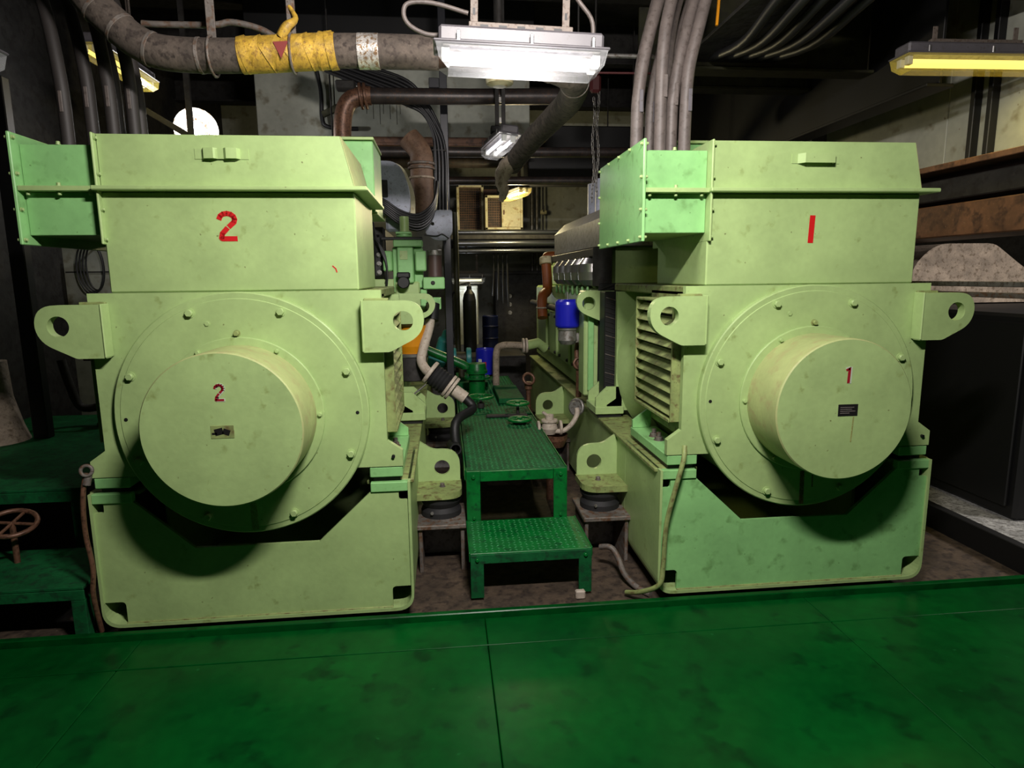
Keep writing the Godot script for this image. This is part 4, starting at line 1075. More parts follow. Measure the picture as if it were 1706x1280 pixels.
	put("pipe_hose", MB.new().cyl(V(-.09, 1.31, -1.6) + o, V(-.08, 1.42, -1.64) + o, .048, 18), M.black, wp)
	var ax := V(.78, -.6, .12).normalized()
	var b0 := V(-.115, .985, -1.39) + o
	put("pipe_flange", MB.new().cyl(b0, b0 + ax * .026, .085, 24, .004), M.white_pipe, t)
	var prof := [Vector2(.05, .026)]
	for i in 5:
		prof.append(Vector2(.078, .036 + i * .024))
		prof.append(Vector2(.07, .048 + i * .024))
	prof.append(Vector2(.06, .155))
	put("rubber_bellows", MB.new().lathe(b0, ax, prof, 24), M.rubber, t)
	put("pipe_flange", MB.new().cyl(b0 + ax * .155, b0 + ax * .175, .085, 24, .003).cyl(b0 + ax * .18, b0 + ax * .2, .085, 24, .003), M.white_pipe, t)
	put("water_pipe", MB.new().tube([b0 + ax * .2, b0 + ax * .3], .042, 18), M.white_pipe, t)
	put("tie_rod", MB.new().cyl(b0 + V(-.02, -.08, .03), b0 + V(-.17, -.2, .03), .006, 8), M.steel_dull, t)
	put("return_pipe", MB.new().tube(curve([b0 + ax * .28, b0 + ax * .36 + V(0, -.03, .02), V(.05, .68, -1.16) + o, V(.055, .45, -1.1) + o, V(.055, .05, -1.1) + o], 5), .03, 14), M.black, t)
	solo("pipe_end", MB.new().lathe(V(.045, .55, -1.0), V(.1, .1, 1), [Vector2(.028, -.2), Vector2(.036, -.2), Vector2(.036, 0), Vector2(.028, 0), Vector2(.028, -.2)], 22), M.black, "open black pipe mouth beside the left walkway edge", "pipe")
	# dark looping cables in front of the turbocharger
	var cl := Node3D.new()
	cl.name = "cable_loops"
	t.add_child(cl, true)
	for i in 7:
		var d := i * .017
		put("cable", MB.new().tube(curve([V(-.50 + d * .2, 2.21 - d, -2.0 + d * .3) + o, V(-.40, 2.15 - d * .9, -1.98 + d * .3) + o, V(-.30, 2.085 - d, -2.0 + d * .4) + o, V(-.19, 2.06 - d * 1.1, -2.05) + o, V(-.1, 2.11 - d, -2.1 - d) + o, V(-.05, 2.2 - d * .6, -2.2 - d) + o, V(-.03, 2.34, -2.33 - d) + o], 5), .0085 + .002 * (i % 3), 8), M.cable_black, cl)
	for i in 4:
		put("cable", MB.new().tube(curve([V(-.47, 1.98 - i * .05, -1.72) + o, V(-.455 - i * .008, 1.88, -1.70) + o, V(-.42 + i * .006, 1.78, -1.685) + o, V(-.385, 1.68 - i * .02, -1.68) + o, V(-.40, 1.60 - i * .03, -1.7) + o], 5), .006, 8), M.cable_black, cl)
	put("dark_manifold", MB.new().bb(V(-.49, 1.6, -1.95) + o, V(-.415, 1.9, -1.75) + o, .02), M.black, t)
	for i in 3:
		put("manifold_nut", MB.new().bolt(V(-.445, 1.64 + i * .06, -1.75) + o, Vector3.BACK, .014, .02), M.steel, t)

func between() -> void:
	# things standing on the low platform beyond the walkway
	var pf := thing("far_platform", "dark low platform beyond the end of the walkway", "platform", V(.5, -.015, -4.9))
	put("top_plate", MB.new().bb(V(-.62, .70, -.9), V(.42, .72, .45), .003), M.dark, pf)
	put("skirt", MB.new().bb(V(-.62, 0, .41), V(.42, .70, .44), .003), M.dark, pf)
	var gb := thing("gas_bottle", "tall black bottle standing on the far platform", "bottle", V(.30, .705, -4.95))
	put("body", MB.new().lathe(Vector3.ZERO, Vector3.UP, [Vector2(0, 0), Vector2(.075, 0), Vector2(.08, .02), Vector2(.08, .62), Vector2(.065, .70), Vector2(.03, .75), Vector2(.03, .79), Vector2(0, .79)], 24), M.black, gb)
	put("valve", MB.new().cyl(V(0, .79, 0), V(0, .83, 0), .015, 10), M.steel_dull, gb)
	var bd := thing("blue_drum", "dark blue drum with rolled hoops on the far platform", "drum", V(.565, .705, -5.2))
	put("body", MB.new().lathe(Vector3.ZERO, Vector3.UP, [Vector2(0, 0), Vector2(.1, 0), Vector2(.1, .13), Vector2(.106, .14), Vector2(.1, .15), Vector2(.1, .28), Vector2(.106, .29), Vector2(.1, .3), Vector2(.1, .41), Vector2(.095, .42), Vector2(.09, .41), Vector2(0, .41)], 28), M.blue_dark, bd)
	var can := thing("blue_can", "bright blue can with white and red label patches", "can", V(.41, .601, -3.8))
	put("body", MB.new().lathe(Vector3.ZERO, Vector3.UP, [Vector2(0, 0), Vector2(.1, 0), Vector2(.1, .25), Vector2(.092, .265), Vector2(.09, .255), Vector2(0, .255)], 28), M.blue, can)
	put("white_patch", MB.new().box(V(-.06, .12, .083), V(.04, .09, .004), .001, Basis(Vector3.UP, -.6)), M.white, can)
	put("red_patch", MB.new().box(V(-.015, .1, .1), V(.035, .07, .004), .001, Basis(Vector3.UP, -.15)), M.red, can)
	var tp := thing("teal_pump", "teal painted pump with domed motor behind the slanting pipe", "pump", V(-.04, .6, -3.45))
	put("motor", MB.new().lathe(V(0, .25, 0), V(.3, 1, .2), [Vector2(0, 0), Vector2(.075, 0), Vector2(.078, .15), Vector2(.07, .17), Vector2(.055, .18), Vector2(.05, .24), Vector2(.03, .26), Vector2(0, .265)], 24), M.teal, tp)
	put("casing", MB.new().cyl(V(-.05, .2, -.05), V(-.05, .2, .09), .09, 22, .01), M.teal, tp)
	put("stand", MB.new().bb(V(-.1, -.6, -.05), V(.05, .12, .05), .005), M.dark, tp)
	put("handle", MB.new().tube(curve([V(.09, .5, .08), V(.12, .45, .1), V(.09, .33, .1), V(.05, .26, .09)], 4), .007, 8), M.black, tp)
	var t2 := thing("teal_coupling", "teal pipe coupling with two flanges behind the valve chest", "coupling", V(.155, .601, -3.6))
	put("flange", MB.new().cyl(V(-.1, .2, 0), V(-.05, .2, 0), .1, 22, .008), M.teal, t2)
	put("flange", MB.new().cyl(V(.05, .2, 0), V(.1, .2, 0), .1, 22, .008), M.teal, t2)
	put("collar", MB.new().cyl(V(-.05, .2, 0), V(.05, .2, 0), .06, 18).cyl(V(0, 0, 0), V(0, .16, 0), .03, 12), M.olive, t2)
	for i in 2:
		solo("stand_pipe", MB.new().cyl(V(.04 + i * .102, .0, -4.3 - i * .05), V(.04 + i * .102, 2.3, -4.3 - i * .05), [.037, .03][i], 16), M.olive, ["thick olive stand pipe beside the black bottle", "thin olive stand pipe beside the black bottle"][i], "pipe")
	solo("bottle_hose", MB.new().tube(curve([V(.05, 1.1, -4.2), V(.07, 1.35, -4.25), V(.15, 1.5, -4.5), V(.24, 1.53, -4.8), V(.30, 1.535, -4.94)], 6), .01, 8), M.cable_black, "thin black hose looping to the black bottle", "hose")

# ------------------------------------------------------------------ overhead pipes, cables, hangers
func overhead() -> void:
	# big lagged pipe running across above alternator two, then back between the engines
	var path := curve([V(-1.75, 3.35, -.2), V(-1.56, 2.95, -.2), V(-1.438, 2.765, -.2), V(-1.36, 2.68, -.2), V(-1.265, 2.6, -.2), V(-1.14, 2.558, -.2), V(-.849, 2.556, -.2), V(-.441, 2.585, -.2), V(.003, 2.585, -.2), V(.38, 2.565, -.2), V(.56, 2.54, -.24), V(.66, 2.53, -.4), V(.70, 2.535, -.75), V(.68, 2.535, -1.1), V(.60, 2.49, -1.6), V(.52, 2.41, -2.0)], 6)
	var t := thing("lagged_pipe", "thick brown lagged pipe crossing above alternator two behind the hanging lamp", "pipe", V(-.5, 2.5, -.2))
	var o := V(.5, -2.5, .2)
	var rel := []
	for p in path:
		rel.append(p + o)
	put("lagging", MB.new().tube(rel, .07, 24), M.lag, t)
	for k in [14, 20, 27, 33, 41, 58, 66]:
		var d: Vector3 = (rel[k + 1] - rel[k - 1]).normalized()
		put("band", MB.new().cyl(rel[k] - d * .008, rel[k] + d * .008, .073, 24, .002), M.rust_grey, t)
	# yellow tape wound round the pipe
	var tape := put("tape_wrap", MB.new().cyl(V(-.845, 2.556, -.2) + o, V(-.44, 2.585, -.2) + o, .0745, 24), M.tape, t)
	for i in 9:
		var x := -.82 + i * .045
		var cpt := V(x, 2.558 + (x + .845) * .07, -.2) + o
		var tl := V(1, [.25, -.5, .6, -.3, .75, -.7, .35, -.2, .15][i], 0).normalized()
		put("tape_turn", MB.new().cyl(cpt - tl * .016, cpt + tl * .016, .0765 + .0012 * (i % 3), 24), M.tape, tape)
	put("tape_knot", MB.new().tube(curve([V(-.66, 2.62, -.15) + o, V(-.63, 2.66, -.14) + o, V(-.60, 2.70, -.17) + o, V(-.63, 2.76, -.2) + o], 4), [.02, .022, .022, .022, .02, .018, .016, .014, .012, .012, .01, .01, .008], 8), M.tape, tape)
	put("red_tag", MB.new().prism(PackedVector2Array([Vector2(-.03, .025), Vector2(.034, .03), Vector2(.0, -.04)]), 0, .004, Transform3D(Basis(), V(-.66, 2.565, -.124) + o)), M.red_tag, tape)
	put("torn_foil", MB.new().cyl(V(-.345, 2.585, -.2) + o, V(-.255, 2.586, -.2) + o, .0735, 24), M.foil, t)
	put("torn_cloth", MB.new().tube(curve([V(.52, 2.43, -1.9) + o, V(.47, 2.38, -1.95) + o, V(.44, 2.30, -2.0) + o, V(.46, 2.22, -2.02) + o, V(.44, 2.16, -2.05) + o], 4), [.05, .052, .055, .06, .06, .055, .06, .055, .045, .05, .04, .045, .035, .03, .03, .02, .02], 12), M.lag_pale, t)
	# pipe hangers
	for i in 2:
		var x: float = [-.96, -.625][i]
		var h := thing("pipe_hanger", ["rusty flat hanger beside the yellow taping", "rusty flat hanger rising out of the yellow tape"][i], "hanger", V(x, 2.62, -.2))
		put("strap", MB.new().bb(V(-.018, 0, -.006), V(.018, 1.29, .006), .002), M.rust_grey, h)
		put("clamp", MB.new().ring(V(0, [-.07, -.05][i], 0), V(1, 0, 0), .079, .006, 24, 6), M.rust_grey, h)
	solo("conduit", MB.new().tube(curve([V(-1.28, 2.71, -.3), V(-1.2, 2.708, -.3), V(-.98, 2.712, -.3), V(-.9, 2.725, -.3), V(-.78, 2.70, -.3), V(-.70, 2.655, -.3)], 5), .014, 10), M.rust_grey, "thin rusty conduit above the lagged pipe", "conduit")
	# brown elbow pipe behind alternator two
	var e := thing("brown_elbow_pipe", "dark brown pipe rising behind alternator two and bending across", "pipe", V(-.75, 2.2, -2.6))
	put("pipe", MB.new().tube(curve([V(-.02, -.195, 0), V(-.02, .1, 0), V(-.02, .3, 0), V(-.015, .6, 0), V(.03, .76, 0), V(.13, .82, 0), V(.22, .825, 0)], 6), .07, 20), M.copper, e)
	put("run", MB.new().tube([V(.22, .825, 0), V(1.0, .83, 0), V(1.75, .845, 0)], .062, 18), M.dark_pipe, e)
	put("flange", MB.new().cyl(V(.13, .82, 0), V(.15, .822, 0), .1, 22, .003), M.copper, e)
	put("flange", MB.new().cyl(V(.165, .822, 0), V(.185, .824, 0), .1, 22, .003), M.copper, e)
	put("clamp", MB.new().bb(V(-.05, .86, -.05), V(.1, .93, .05), .01), M.dark, e)
	# black cable bundle hanging in a curve
	var cb := thing("cable_bundle", "bundle of black cables sweeping down beside the dark post", "cables", V(-.03, 2.24, -2.78))
	var S := 1.07
	for i in 11:
		var a := (i % 4) * .026
		var b := (i / 4) * .03
		put("cable", MB.new().tube(curve([V(-.95, 1.06 + a * .8 - b, -.05 + b) * S, V(-.55, .93 + a - b * 1.5, -.03 + b) * S, V(-.24, .83 + a - b * 2, b) * S, V(-.1, .74 + a * .6 - b * 1.6, b) * S, V(-.03 + a * .6, .58 - b, b) * S, V(-.01 + a, .36, b) * S, V(-.015 + a, .0, b) * S, V(-.02 + a, -.3, b) * S], 6), .013, 8), M.cable_black, cb)
	put("tie", MB.new().box(V(.02, .40, .03), V(.12, .012, .09), .003), M.dark, cb)
	var po := thing("dark_post", "dark upright post between the engines", "post", V(.04, -.015, -2.95))
	put("upright", MB.new().bb(V(-.032, .0, -.03), V(.032, 3.92, .03), .004), M.post, po)
	put("gusset", MB.new().bb(V(-.12, 3.2, -.02), V(-.033, 3.28, .02), .004), M.post, po)
	# bell box and perforated post of the small lamp
	var bb := thing("bell_box", "pale round bell box just under the hanging lamp", "box", V(.365, 2.76, -1.2))
	put("dome", MB.new().lathe(Vector3.ZERO, Vector3.DOWN, [Vector2(.082, -.05), Vector2(.085, 0), Vector2(.08, .02), Vector2(.04, .035), Vector2(0, .038)], 28), M.cream, bb)
	put("neck", MB.new().cyl(V(0, .05, 0), V(0, 1.14, 0), .02, 12), M.dark, bb)
	var pp := thing("perforated_post", "dark perforated strut carrying the small lamp", "post", V(.47, 2.73, -2.35))
	put("strut", MB.new().bb(V(-.04, 0, -.02), V(-.01, 1.18, .0), .002).bb(V(.01, 0, -.02), V(.04, 1.18, 0), .002), M.dark, pp)
	for i in 7:
		put("rung", MB.new().bb(V(-.01, .05 + i * .15, -.018), V(.01, .09 + i * .15, -.004), .001), M.steel_dull, pp)
	put("head_plate", MB.new().bb(V(-.075, -.025, -.06), V(.075, .02, .04), .004), M.black, pp)
	# chain hoist
	var ch := thing("hoist_chain", "loose dark hanging chain of a hoist between the engines", "chain", V(1.25, 3.0, -2.5))
	var link := MB.new().tube([V(0, .022, 0), V(.009, .014, 0), V(.009, -.014, 0), V(0, -.022, 0), V(-.009, -.014, 0), V(-.009, .014, 0)], .0035, 6, true).mesh()
	for i in 24:
		for j in 2:
			var l := put("chain_link", link, M.steel_dull, ch, V(j * .035 - .01 + sin(i * .5 + j) * .008, -i * .034 + .05 * j, 0))
			l.rotation.y = (i % 2) * PI / 2 + .4
	put("hook_block", MB.new().box(V(.0, .12, 0), V(.09, .14, .06), .02), M.red_dull, ch)
	put("suspension", MB.new().cyl(V(0, .19, 0), V(0, .90, 0), .008, 8), M.dark, ch)
	# heavy grey power cables out of cable box one
	var n := 0
	var bases := [[.93, -.25], [.985, -.42], [1.035, -.22], [1.06, -.45], [1.095, -.24], [1.125, -.42], [1.155, -.22], [1.165, -.46]]
	for c in bases:
		var x: float = c[0]
		var z: float = c[1]
		var q := .02 * sin(n * 2.3)
		var cab := thing("power_cable", "heavy grey power cable rising out of the cable box of alternator one", "cable", V(x, 2.136, z), "grey power cables above alternator one")
		var rise := .30 + .05 * ((n * 3) % 4)
		put("sheath", MB.new().tube(curve([V(0, 0, 0), V(.0, .16, 0), V(.005 + q * .2, rise, 0), V(.045 + q, rise + .22, -.02), V(.13 + q, rise + .47, -.1), V(.26, rise + .70, -.3), V(.42, rise + .84, -.7)], 6), .029, 14), M.cable, cab)
		put("tag", MB.new().box(V(.012, .27 + .03 * (n % 3), .03), V(.018, .1, .006), .002), M.housing if n % 3 == 0 else M.cable, cab)
		if n == 2 or n == 4:
			put("blue_gland", MB.new().cyl(V(0, .0, 0), V(0, .04, 0), .036, 16, .004), M.blue, cab)
		n += 1
	n = 0
	for c in [[-1.66, -.34], [-1.59, -.42], [-1.545, -.58], [-1.49, -.40], [-1.45, -.6], [-1.415, -.44]]:
		var cab := thing("power_cable", "heavy dark power cable rising out of the cable box of alternator two", "cable", V(c[0], 2.136, c[1]), "dark power cables above alternator two")
		put("sheath", MB.new().tube(curve([V(0, 0, 0), V(.0, .2, 0), V(-.005, .36 + .03 * (n % 3), 0), V(-.05, .62, -.04), V(-.16, .95, -.14), V(-.3, 1.3, -.3)], 6), .027, 14), M.cable_dim, cab)
		put("tag", MB.new().box(V(.0, .25 + .04 * (n % 2), .028), V(.016, .09, .005), .002), M.cable, cab)
		n += 1
	solo("yellow_strip", MB.new().tube(curve([V(1.42, 3.1, -.5), V(1.415, 2.95, -.5), V(1.405, 2.84, -.49)], 4), .008, 8), M.amber, "thin yellow strip hanging among the dark cables", "strip")
	var cc := thing("cross_conduit", "thin grey conduit with a red line beside the hanging lamp", "conduit", V(1.05, 2.93, -1.25))
	put("conduit", MB.new().tube([V(-.3, 0, 0), V(.3, 0, 0)], .014, 10), M.steel_dull, cc)
	put("red_line", MB.new().tube([V(-.25, -.11, .03), V(.3, -.105, .03)], .007, 8), M.red_dull, cc)
	for x in [-.2, .25]:
		put("drop_rod", MB.new().cyl(V(x, -.12, .015), V(x, 1.369, .015), .006, 8), M.dark, cc)
	var tray := thing("cable_tray", "dark cable tray full of cables over machine number one", "cable tray", V(2.02, 2.95, -.9))
	put("tray_bed", MB.new().bb(V(-.35, .1, -.9), V(.3, .12, .9), .003), M.dark, tray)
	for i in 5:
		put("tray_cable", MB.new().tube(curve([V(-.28 + i * .13, .15, .9), V(-.25 + i * .12, .06 - .02 * (i % 2), .3), V(-.2 + i * .11, .02, -.2), V(-.15 + i * .1, .15, -.9)], 5), .028, 10), M.cable_black, tray)
	for z in [-.6, .6]:
		put("tray_rod", MB.new().cyl(V(-.34, .12, z), V(-.34, 1.34, z), .008, 8), M.dark, tray)
		put("tray_rod", MB.new().cyl(V(.29, .12, z), V(.29, 1.34, z), .008, 8), M.dark, tray)

# ------------------------------------------------------------------ the far part of the room
func back_area() -> void:
	# pale casing over the engines, with brown ledge
	var c := thing("upper_casing", "pale stained casing high behind alternator two", "casing", V(-.4, 2.9, -4.2))
	for i in 3:
		var x0: float = [-1.38, -.62, .46][i]
		var x1: float = [-.63, .45, 1.32][i]
		put("casing_panel", MB.new().bb(V(x0, .1, -.1), V(x1, .74, .2), .006), M.wall, c)
	put("ledge", MB.new().bb(V(-1.42, .0, -.1), V(1.36, .03, .3), .004).bb(V(-1.42, .03, .2), V(1.36, .1, .22), .003), M.brown, c)
	put("panel_stile", MB.new().bb(V(.44, .1, .2), V(.47, .74, .22), .003), M.dark, c)
	put("dark_filler", MB.new().bb(V(-1.42, .742, -.1), V(1.36, 1.398, .28), .006), M.black, c)  # black box added to keep the space above the panels dark
	for i in 7:
		put("oil_run", MB.new().bb(V(-.32 + i * .055 + .01 * (i % 3), .32 - .05 * (i % 3), .2), V(-.314 + i * .055 + .01 * (i % 3), .52 + .03 * (i % 2), .2012), 0.0), M.stain, c)
	solo("wall_conduit", MB.new().tube(curve([V(-1.17, 3.6, -3.93), V(-1.14, 3.4, -3.93), V(-1.14, 3.15, -3.93), V(-1.1, 3.08, -3.93), V(-.95, 3.06, -3.93), V(-.8, 3.06, -3.93)], 5), .02, 10), M.cable_black, "black conduit bending along the pale upper casing", "conduit")
	solo("wall_bracket", MB.new().box(V(-1.0, 3.25, -3.92), V(.3, .06, .03), .004, Basis(Vector3.BACK, .45)), M.olive, "slanting bracket on the pale upper casing", "bracket")
	# dark horizontal pipes below the casing
	for i in 3:
		var y: float = [2.78, 2.62, 3.0][i]
		var z: float = [-3.6, -4.35, -5.45][i]
		var xp := thing("cross_pipe", ["dark cross pipe right under the pale upper casing", "dark cross pipe level with the far lamp", "thick dark cross pipe behind the far lamp"][i], "pipe", V(.5, y, z))
		put("pipe", MB.new().tube([V(-1.7, 0, 0), V(1.8, .02, 0)], [.05, .045, .07][i], 14), M.dark_pipe, xp)
		for hx in [-1.5, 1.6]:
			put("hanger_rod", MB.new().cyl(V(hx, .04, 0), V(hx, 4.298 - y, 0), .008, 8), M.dark, xp)
	# black duct high between the engines
	solo("black_duct", MB.new().bb(V(1.0, 2.68, -5.2), V(2.6, 3.3, -4.75), .01), M.black, "black square duct above the pale end bulkhead", "duct")
	# grille boxes
	for i in 2:
		var t := thing("grille_box", ["rusty cream ventilator box with a full mesh grille", "rusty cream ventilator box with an open door beside its grille"][i], "ventilator", V([.40, .835][i], 2.235, [-6.5, -6.05][i]))
		var w: float = [.19, .255][i]
		var h: float = [.645, .45][i]
		put("frame", MB.new().bb(V(-w, 0, -.3), V(-w + .035, h, .02), .004).bb(V(w - .035, 0, -.3), V(w, h, .02), .004).bb(V(-w, h - .035, -.3), V(w, h, .02), .004).bb(V(-w, 0, -.3), V(w, .03, .02), .004), M.cream, t)
		put("back", MB.new().bb(V(-w, 0, -.32), V(w, h, -.3), .0), M.black, t)
		var x0 := -w + .04
		var x1: float = [w - .04, -w + .20][i]
		var bv := MB.new().bb(V(-.003, .03, -.004), V(.003, h - .035, .004), .0).mesh()
		for k in 13 if i == 0 else 8:
			put("grille_bar", bv, M.brown, t, V(x0 + (x1 - x0) * k / (12.0 if i == 0 else 7.0), 0, 0))
		var bh := MB.new().bb(V(x0, -.003, -.007), V(x1, .003, -.001), .0).mesh()
		for k in 18 if i == 0 else 12:
			put("grille_wire", bh, M.brown, t, V(0, .045 + k * (h - .09) / (17.0 if i == 0 else 11.0), 0))
		if i == 1:
			put("door", MB.new().bb(V(x1 + .02, .03, .0), V(w - .03, h - .03, .03), .006), M.cream, t)
			put("latch", MB.new().box(V(x1 + .05, h * .5, .035), V(.02, .06, .012), .003), M.brown, t)
		put("leg", MB.new().bb(V(-w, -.1, -.3), V(-w + .035, -.001, .0), .002).bb(V(w - .035, -.1, -.3), V(w, -.001, .0), .002), M.dark, t)
	solo("panel_between", MB.new().bb(V(.60, 2.136, -6.75), V(.80, 2.85, -6.7), .005), M.brown, "brown stained sheet between the two ventilator boxes", "panel")
	solo("shelf_deck", MB.new().bb(V(.0, 2.08, -8.19), V(2.6, 2.135, -5.55), .005), M.dark, "dark gallery shelf under the ventilator boxes", "shelf")
	# bright pipes along the gallery
	for i in 3:
		var y: float = [2.167, 2.03, 1.935][i]
		var r: float = [.03, .045, .028][i]
		var bp := thing("bright_pipe", ["upper slim bright steel pipe under the ventilator boxes", "thick bright steel pipe between two slim ones", "lower slim bright steel pipe under the thick one"][i], "pipe", V(1.0, y, -5.6))
		put("pipe", MB.new().tube([V(-.82, 0, 0), V(.9, 0, 0)], r, 16), M.pipe_steel, bp)
		if i > 0:
			for hx in [-.7, .7]:
				put("strap", MB.new().bb(V(hx - .012, 0, -r - .012), V(hx + .012, 2.083 - y, -r - .004), .001).bb(V(hx - .012, -r - .006, -r - .012), V(hx + .012, -r, r), .001), M.dark, bp)
	# stand pipes and valve on the end bulkhead
	for i in 3:
		solo("riser_pipe", MB.new().cyl(V([1.44, 1.52, 1.62][i], .0, -7.7), V([1.44, 1.52, 1.62][i], 3.2, -7.7), [.03, .02, .014][i], 12), M.steel_dull if i < 2 else M.cable_black, ["thick riser pipe on the end bulkhead", "slim riser pipe beside the thick one on the end bulkhead", "black riser line with a small valve on the end bulkhead"][i], "pipe")
	var vv := thing("bulkhead_valve", "small brass valve on the black riser line", "valve", V(1.62, 2.62, -7.66))
	put("body", MB.new().lathe(V(-.05, 0, 0), V(1, 0, 0), [Vector2(0, 0), Vector2(.03, 0), Vector2(.04, .05), Vector2(.03, .1), Vector2(0, .1)], 16), M.cream, vv)
	put("lever", MB.new().bb(V(-.01, .0, .03), V(.01, .1, .045), .003), M.black, vv)
	# pale locker behind the black bottle, dark cabinets farther right
	var lk := thing("pale_locker", "pale locker standing behind the black bottle", "locker", V(.35, -.015, -6.6))
	put("carcass", MB.new().bb(V(-.2, 0, -.3), V(.13, 1.5, .25), .01), M.wall, lk)
	put("door", MB.new().bb(V(-.19, .1, .252), V(-.04, 1.45, .27), .005), M.wall, lk)
	put("door", MB.new().bb(V(-.03, .1, .252), V(.12, 1.45, .27), .005), M.wall, lk)
	var cbn := thing("dark_cabinet", "dark control cabinet beyond the far end of the walkway", "cabinet", V(1.15, -.015, -6.8))
	put("carcass", MB.new().bb(V(-.4, 0, -.3), V(.5, 1.7, .25), .01), M.dark, cbn)
	put("door", MB.new().bb(V(-.38, .08, .252), V(.48, 1.65, .27), .006), M.dark, cbn)
	for i in 3:
		put("gauge", MB.new().cyl(V(-.2, 1.1 + i * .12, .27), V(-.2, 1.1 + i * .12, .285), .03, 16), M.steel_dull, cbn)
	for i in 4:
		solo("hanging_line", MB.new().tube(curve([V(.66 + i * .06, 2.084, -5.78), V(.665 + i * .06, 1.7, -5.79), V(.65 + i * .07, 1.35 - .05 * i, -5.78)], 4), .01 + .004 * (i % 2), 8), M.cable_black, "black line hanging below the bright pipes", "line", "black lines below the bright pipes")

# ------------------------------------------------------------------ behind and beside machine number one
func right_side() -> void:
	var w := thing("side_casing", "pale casing with a brown ledge behind alternator one", "casing", V(3.6, 2.28, -1.6))
	put("casing_panel", MB.new().bb(V(0, .02, -1.5), V(.1, 1.7, .0), .005), M.wall, w)
	put("casing_panel", MB.new().bb(V(0, .02, .005), V(.1, 1.7, 1.5), .005), M.wall, w)
	put("ledge", MB.new().bb(V(-.35, -.02, -1.5), V(.1, .018, 1.5), .004), M.brown, w)
	for z in [.28, .42]:
		put("bar", MB.new().bb(V(-.06, .02, z - .02), V(-.002, 1.7, z + .02), .004), M.black, w)
	put("bar_foot", MB.new().bb(V(-.09, .019, .24), V(-.003, .06, .46), .004), M.black, w)
	put("cable", MB.new().tube(curve([V(-.02, .95, -1.4), V(-.02, .72, -1.2), V(-.02, .75, -.9), V(-.02, .95, -.5), V(-.02, 1.3, -.3)], 6), .012, 8), M.cable_black, w)
	solo("brown_duct", MB.new().bb(V(3.3, 1.83, -3.2), V(3.75, 2.04, .6), .008), M.brown, "long brown duct beside alternator one", "duct")
	solo("dark_duct", MB.new().bb(V(3.38, 2.08, -3.2), V(3.9, 2.22, .6), .008), M.dark, "long dark duct above the brown duct", "duct")
	for i in 2:
		var rl := thing("side_rail", ["upper bright steel rail before the grey lagging", "lower dark steel rail before the grey lagging"][i], "rail", V(3.32, [1.525, 1.46][i], -1.0))
		put("rail", MB.new().bb(V(-.015, -.016, -2.0), V(.015, .016, 1.6), .004), M.steel_dull if i == 0 else M.rust_grey, rl)
		put("bracket", MB.new().bb(V(.016, -.012, -.6), V(.32, .012, -.56), .003).bb(V(.016, -.012, .6), V(.32, .012, .64), .003), M.rust_grey, rl)
	var lg := thing("lagged_exhaust", "bulky grey lagged exhaust trunk with a slanting side behind alternator one", "exhaust", V(4.1, 1.36, -2.4))
	put("lagging", MB.new().prism(round_poly([Vector3(-.48, 0, 0), Vector3(.95, 0, .05), Vector3(.46, .28, .1), Vector3(.2, .46, .06), Vector3(-.3, .46, .12), Vector3(-.48, .28, .1)], 0.0, 5), -.9, .55), M.lag_pale, lg)
	for i in 3:
		put("edge_strip", MB.new().bb(V(-.56 - i * .035, 0, .4), V(-.54 - i * .035, .34, .56), .003), M.steel_dull, lg)
	put("brown_shell", MB.new().prism(round_poly([Vector3(-.78, .26, 0), Vector3(-.5, .38, 0), Vector3(-.5, .46, .03), Vector3(-.78, .46, 0)], 0.0, 4), .1, .5), M.brown, lg)
	var en := thing("dark_void_block", "large black block added for the dark void under the grey lagging", "enclosure", V(4.5, .1, -1.9))  # block and its doors are added; their black stands in for unlit space
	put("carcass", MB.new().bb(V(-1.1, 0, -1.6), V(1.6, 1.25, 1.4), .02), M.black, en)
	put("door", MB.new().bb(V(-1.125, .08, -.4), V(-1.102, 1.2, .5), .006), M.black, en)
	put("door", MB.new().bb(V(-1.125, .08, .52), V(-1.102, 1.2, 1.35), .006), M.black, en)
	put("green_box", MB.new().bb(V(.75, 1.251, -.2), V(1.3, 1.55, .9), .01), M.paint, en)

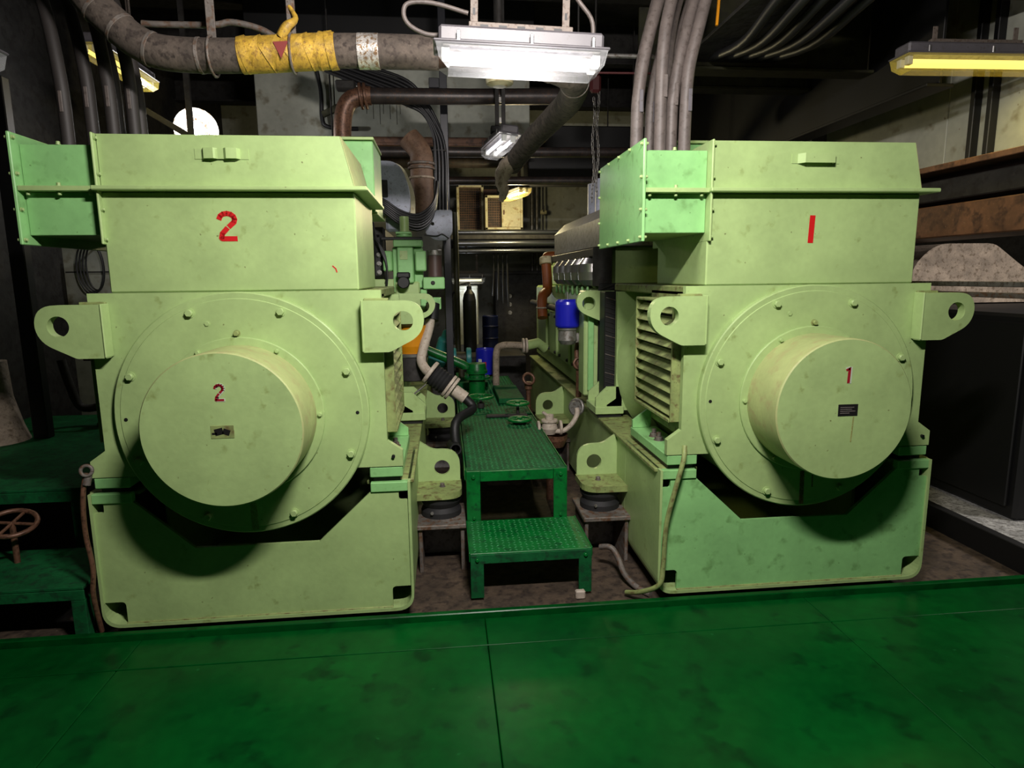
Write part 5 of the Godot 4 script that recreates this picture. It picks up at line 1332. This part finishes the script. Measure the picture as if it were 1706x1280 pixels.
# ------------------------------------------------------------------ beside machine number two
func left_side() -> void:
	var p := struct("wall_side", MB.new().bb(V(-3.4, -.015, -3.5), V(-1.9, 2.7, -3.4), .0), M.wall, "low stained partition behind the cable box of alternator two", "wall")
	put("panel_joint", MB.new().bb(V(-3.39, 1.68, -3.399), V(-1.91, 1.69, -3.392), .001), M.dark, p)
	solo("side_strut", MB.new().bb(V(-2.86, .526, -1.86), V(-2.76, 2.9, -1.78), .006), M.black, "black upright strut on the side platform", "strut")
	var lc := thing("lower_cables", "black cables dropping below the cable box of alternator two", "cables", V(-1.5, 1.3, -.45))
	for i in 4:
		put("cable", MB.new().tube(curve([V(.01 + i * .028, .49, -.02 * i), V(.015 + i * .026, .25, -.02 * i), V(.03 + i * .02, .0, -.03 * i), V(.02 + i * .02, -.6, -.04 * i)], 4), .013, 8), M.cable_black, lc)
	var co := thing("cable_coil", "coil of thin black cable hung on the stained partition", "coil", V(-3.1, 1.72, -3.33))
	for i in 4:
		var ring_pts := []
		for k in 30:
			var a := TAU * k / 30.0
			ring_pts.append(V(cos(a) * (.075 + .012 * i) - .01 * i, sin(a) * (.2 + .01 * i), .01 * i))
		put("turn", MB.new().tube(ring_pts, .008, 6, true), M.cable_black, co)
	put("hook", MB.new().tube([V(0, .19, -.06), V(0, .19, .05), V(0, .23, .06)], .008, 8), M.steel_dull, co)
	var va := thing("dark_valve", "dark valve with a red lever before the stained partition", "valve", V(-2.55, .526, -2.2))
	put("body", MB.new().lathe(Vector3.ZERO, Vector3.UP, [Vector2(0, 0), Vector2(.09, 0), Vector2(.09, .02), Vector2(.05, .04), Vector2(.06, .2), Vector2(.08, .26), Vector2(.03, .34), Vector2(.02, .5), Vector2(0, .5)], 18), M.black, va)
	put("lever", MB.new().box(V(-.04, .5, 0), V(.2, .02, .03), .004), M.red_dull, va)
	put("side_pipe", MB.new().tube(curve([V(-.06, .14, 0), V(-.2, .14, 0), V(-.26, .3, 0), V(-.3, .5, 0)], 5), .03, 12), M.dark, va)
	var pc := thing("pale_stump", "pale stained lagged stump with bolts on the side platform", "stump", V(-3.08, .526, -1.75))
	put("lagging", MB.new().lathe(Vector3.ZERO, Vector3.UP, [Vector2(0, 0), Vector2(.2, 0), Vector2(.17, .1), Vector2(.13, .3), Vector2(.12, .55), Vector2(0, .56)], 22), M.lag_pale, pc)
	for i in 4:
		put("bolt", MB.new().bolt(V(.03, .08 + i * .12, .15 - i * .012), Vector3.BACK, .02, .03), M.dark, pc)
	solo("side_duct", MB.new().bb(V(-3.35, 3.6, -1.7), V(-1.2, 3.89, -1.3), .01), M.black, "black duct high above the cables of alternator two", "duct")
	solo("olive_conduit", MB.new().tube(curve([V(-1.9, 3.3, .02), V(-1.72, 2.95, .02), V(-1.56, 2.8, .02), V(-1.48, 2.76, -.02)], 5), .02, 10), M.olive, "olive conduit slanting under the black duct", "conduit")
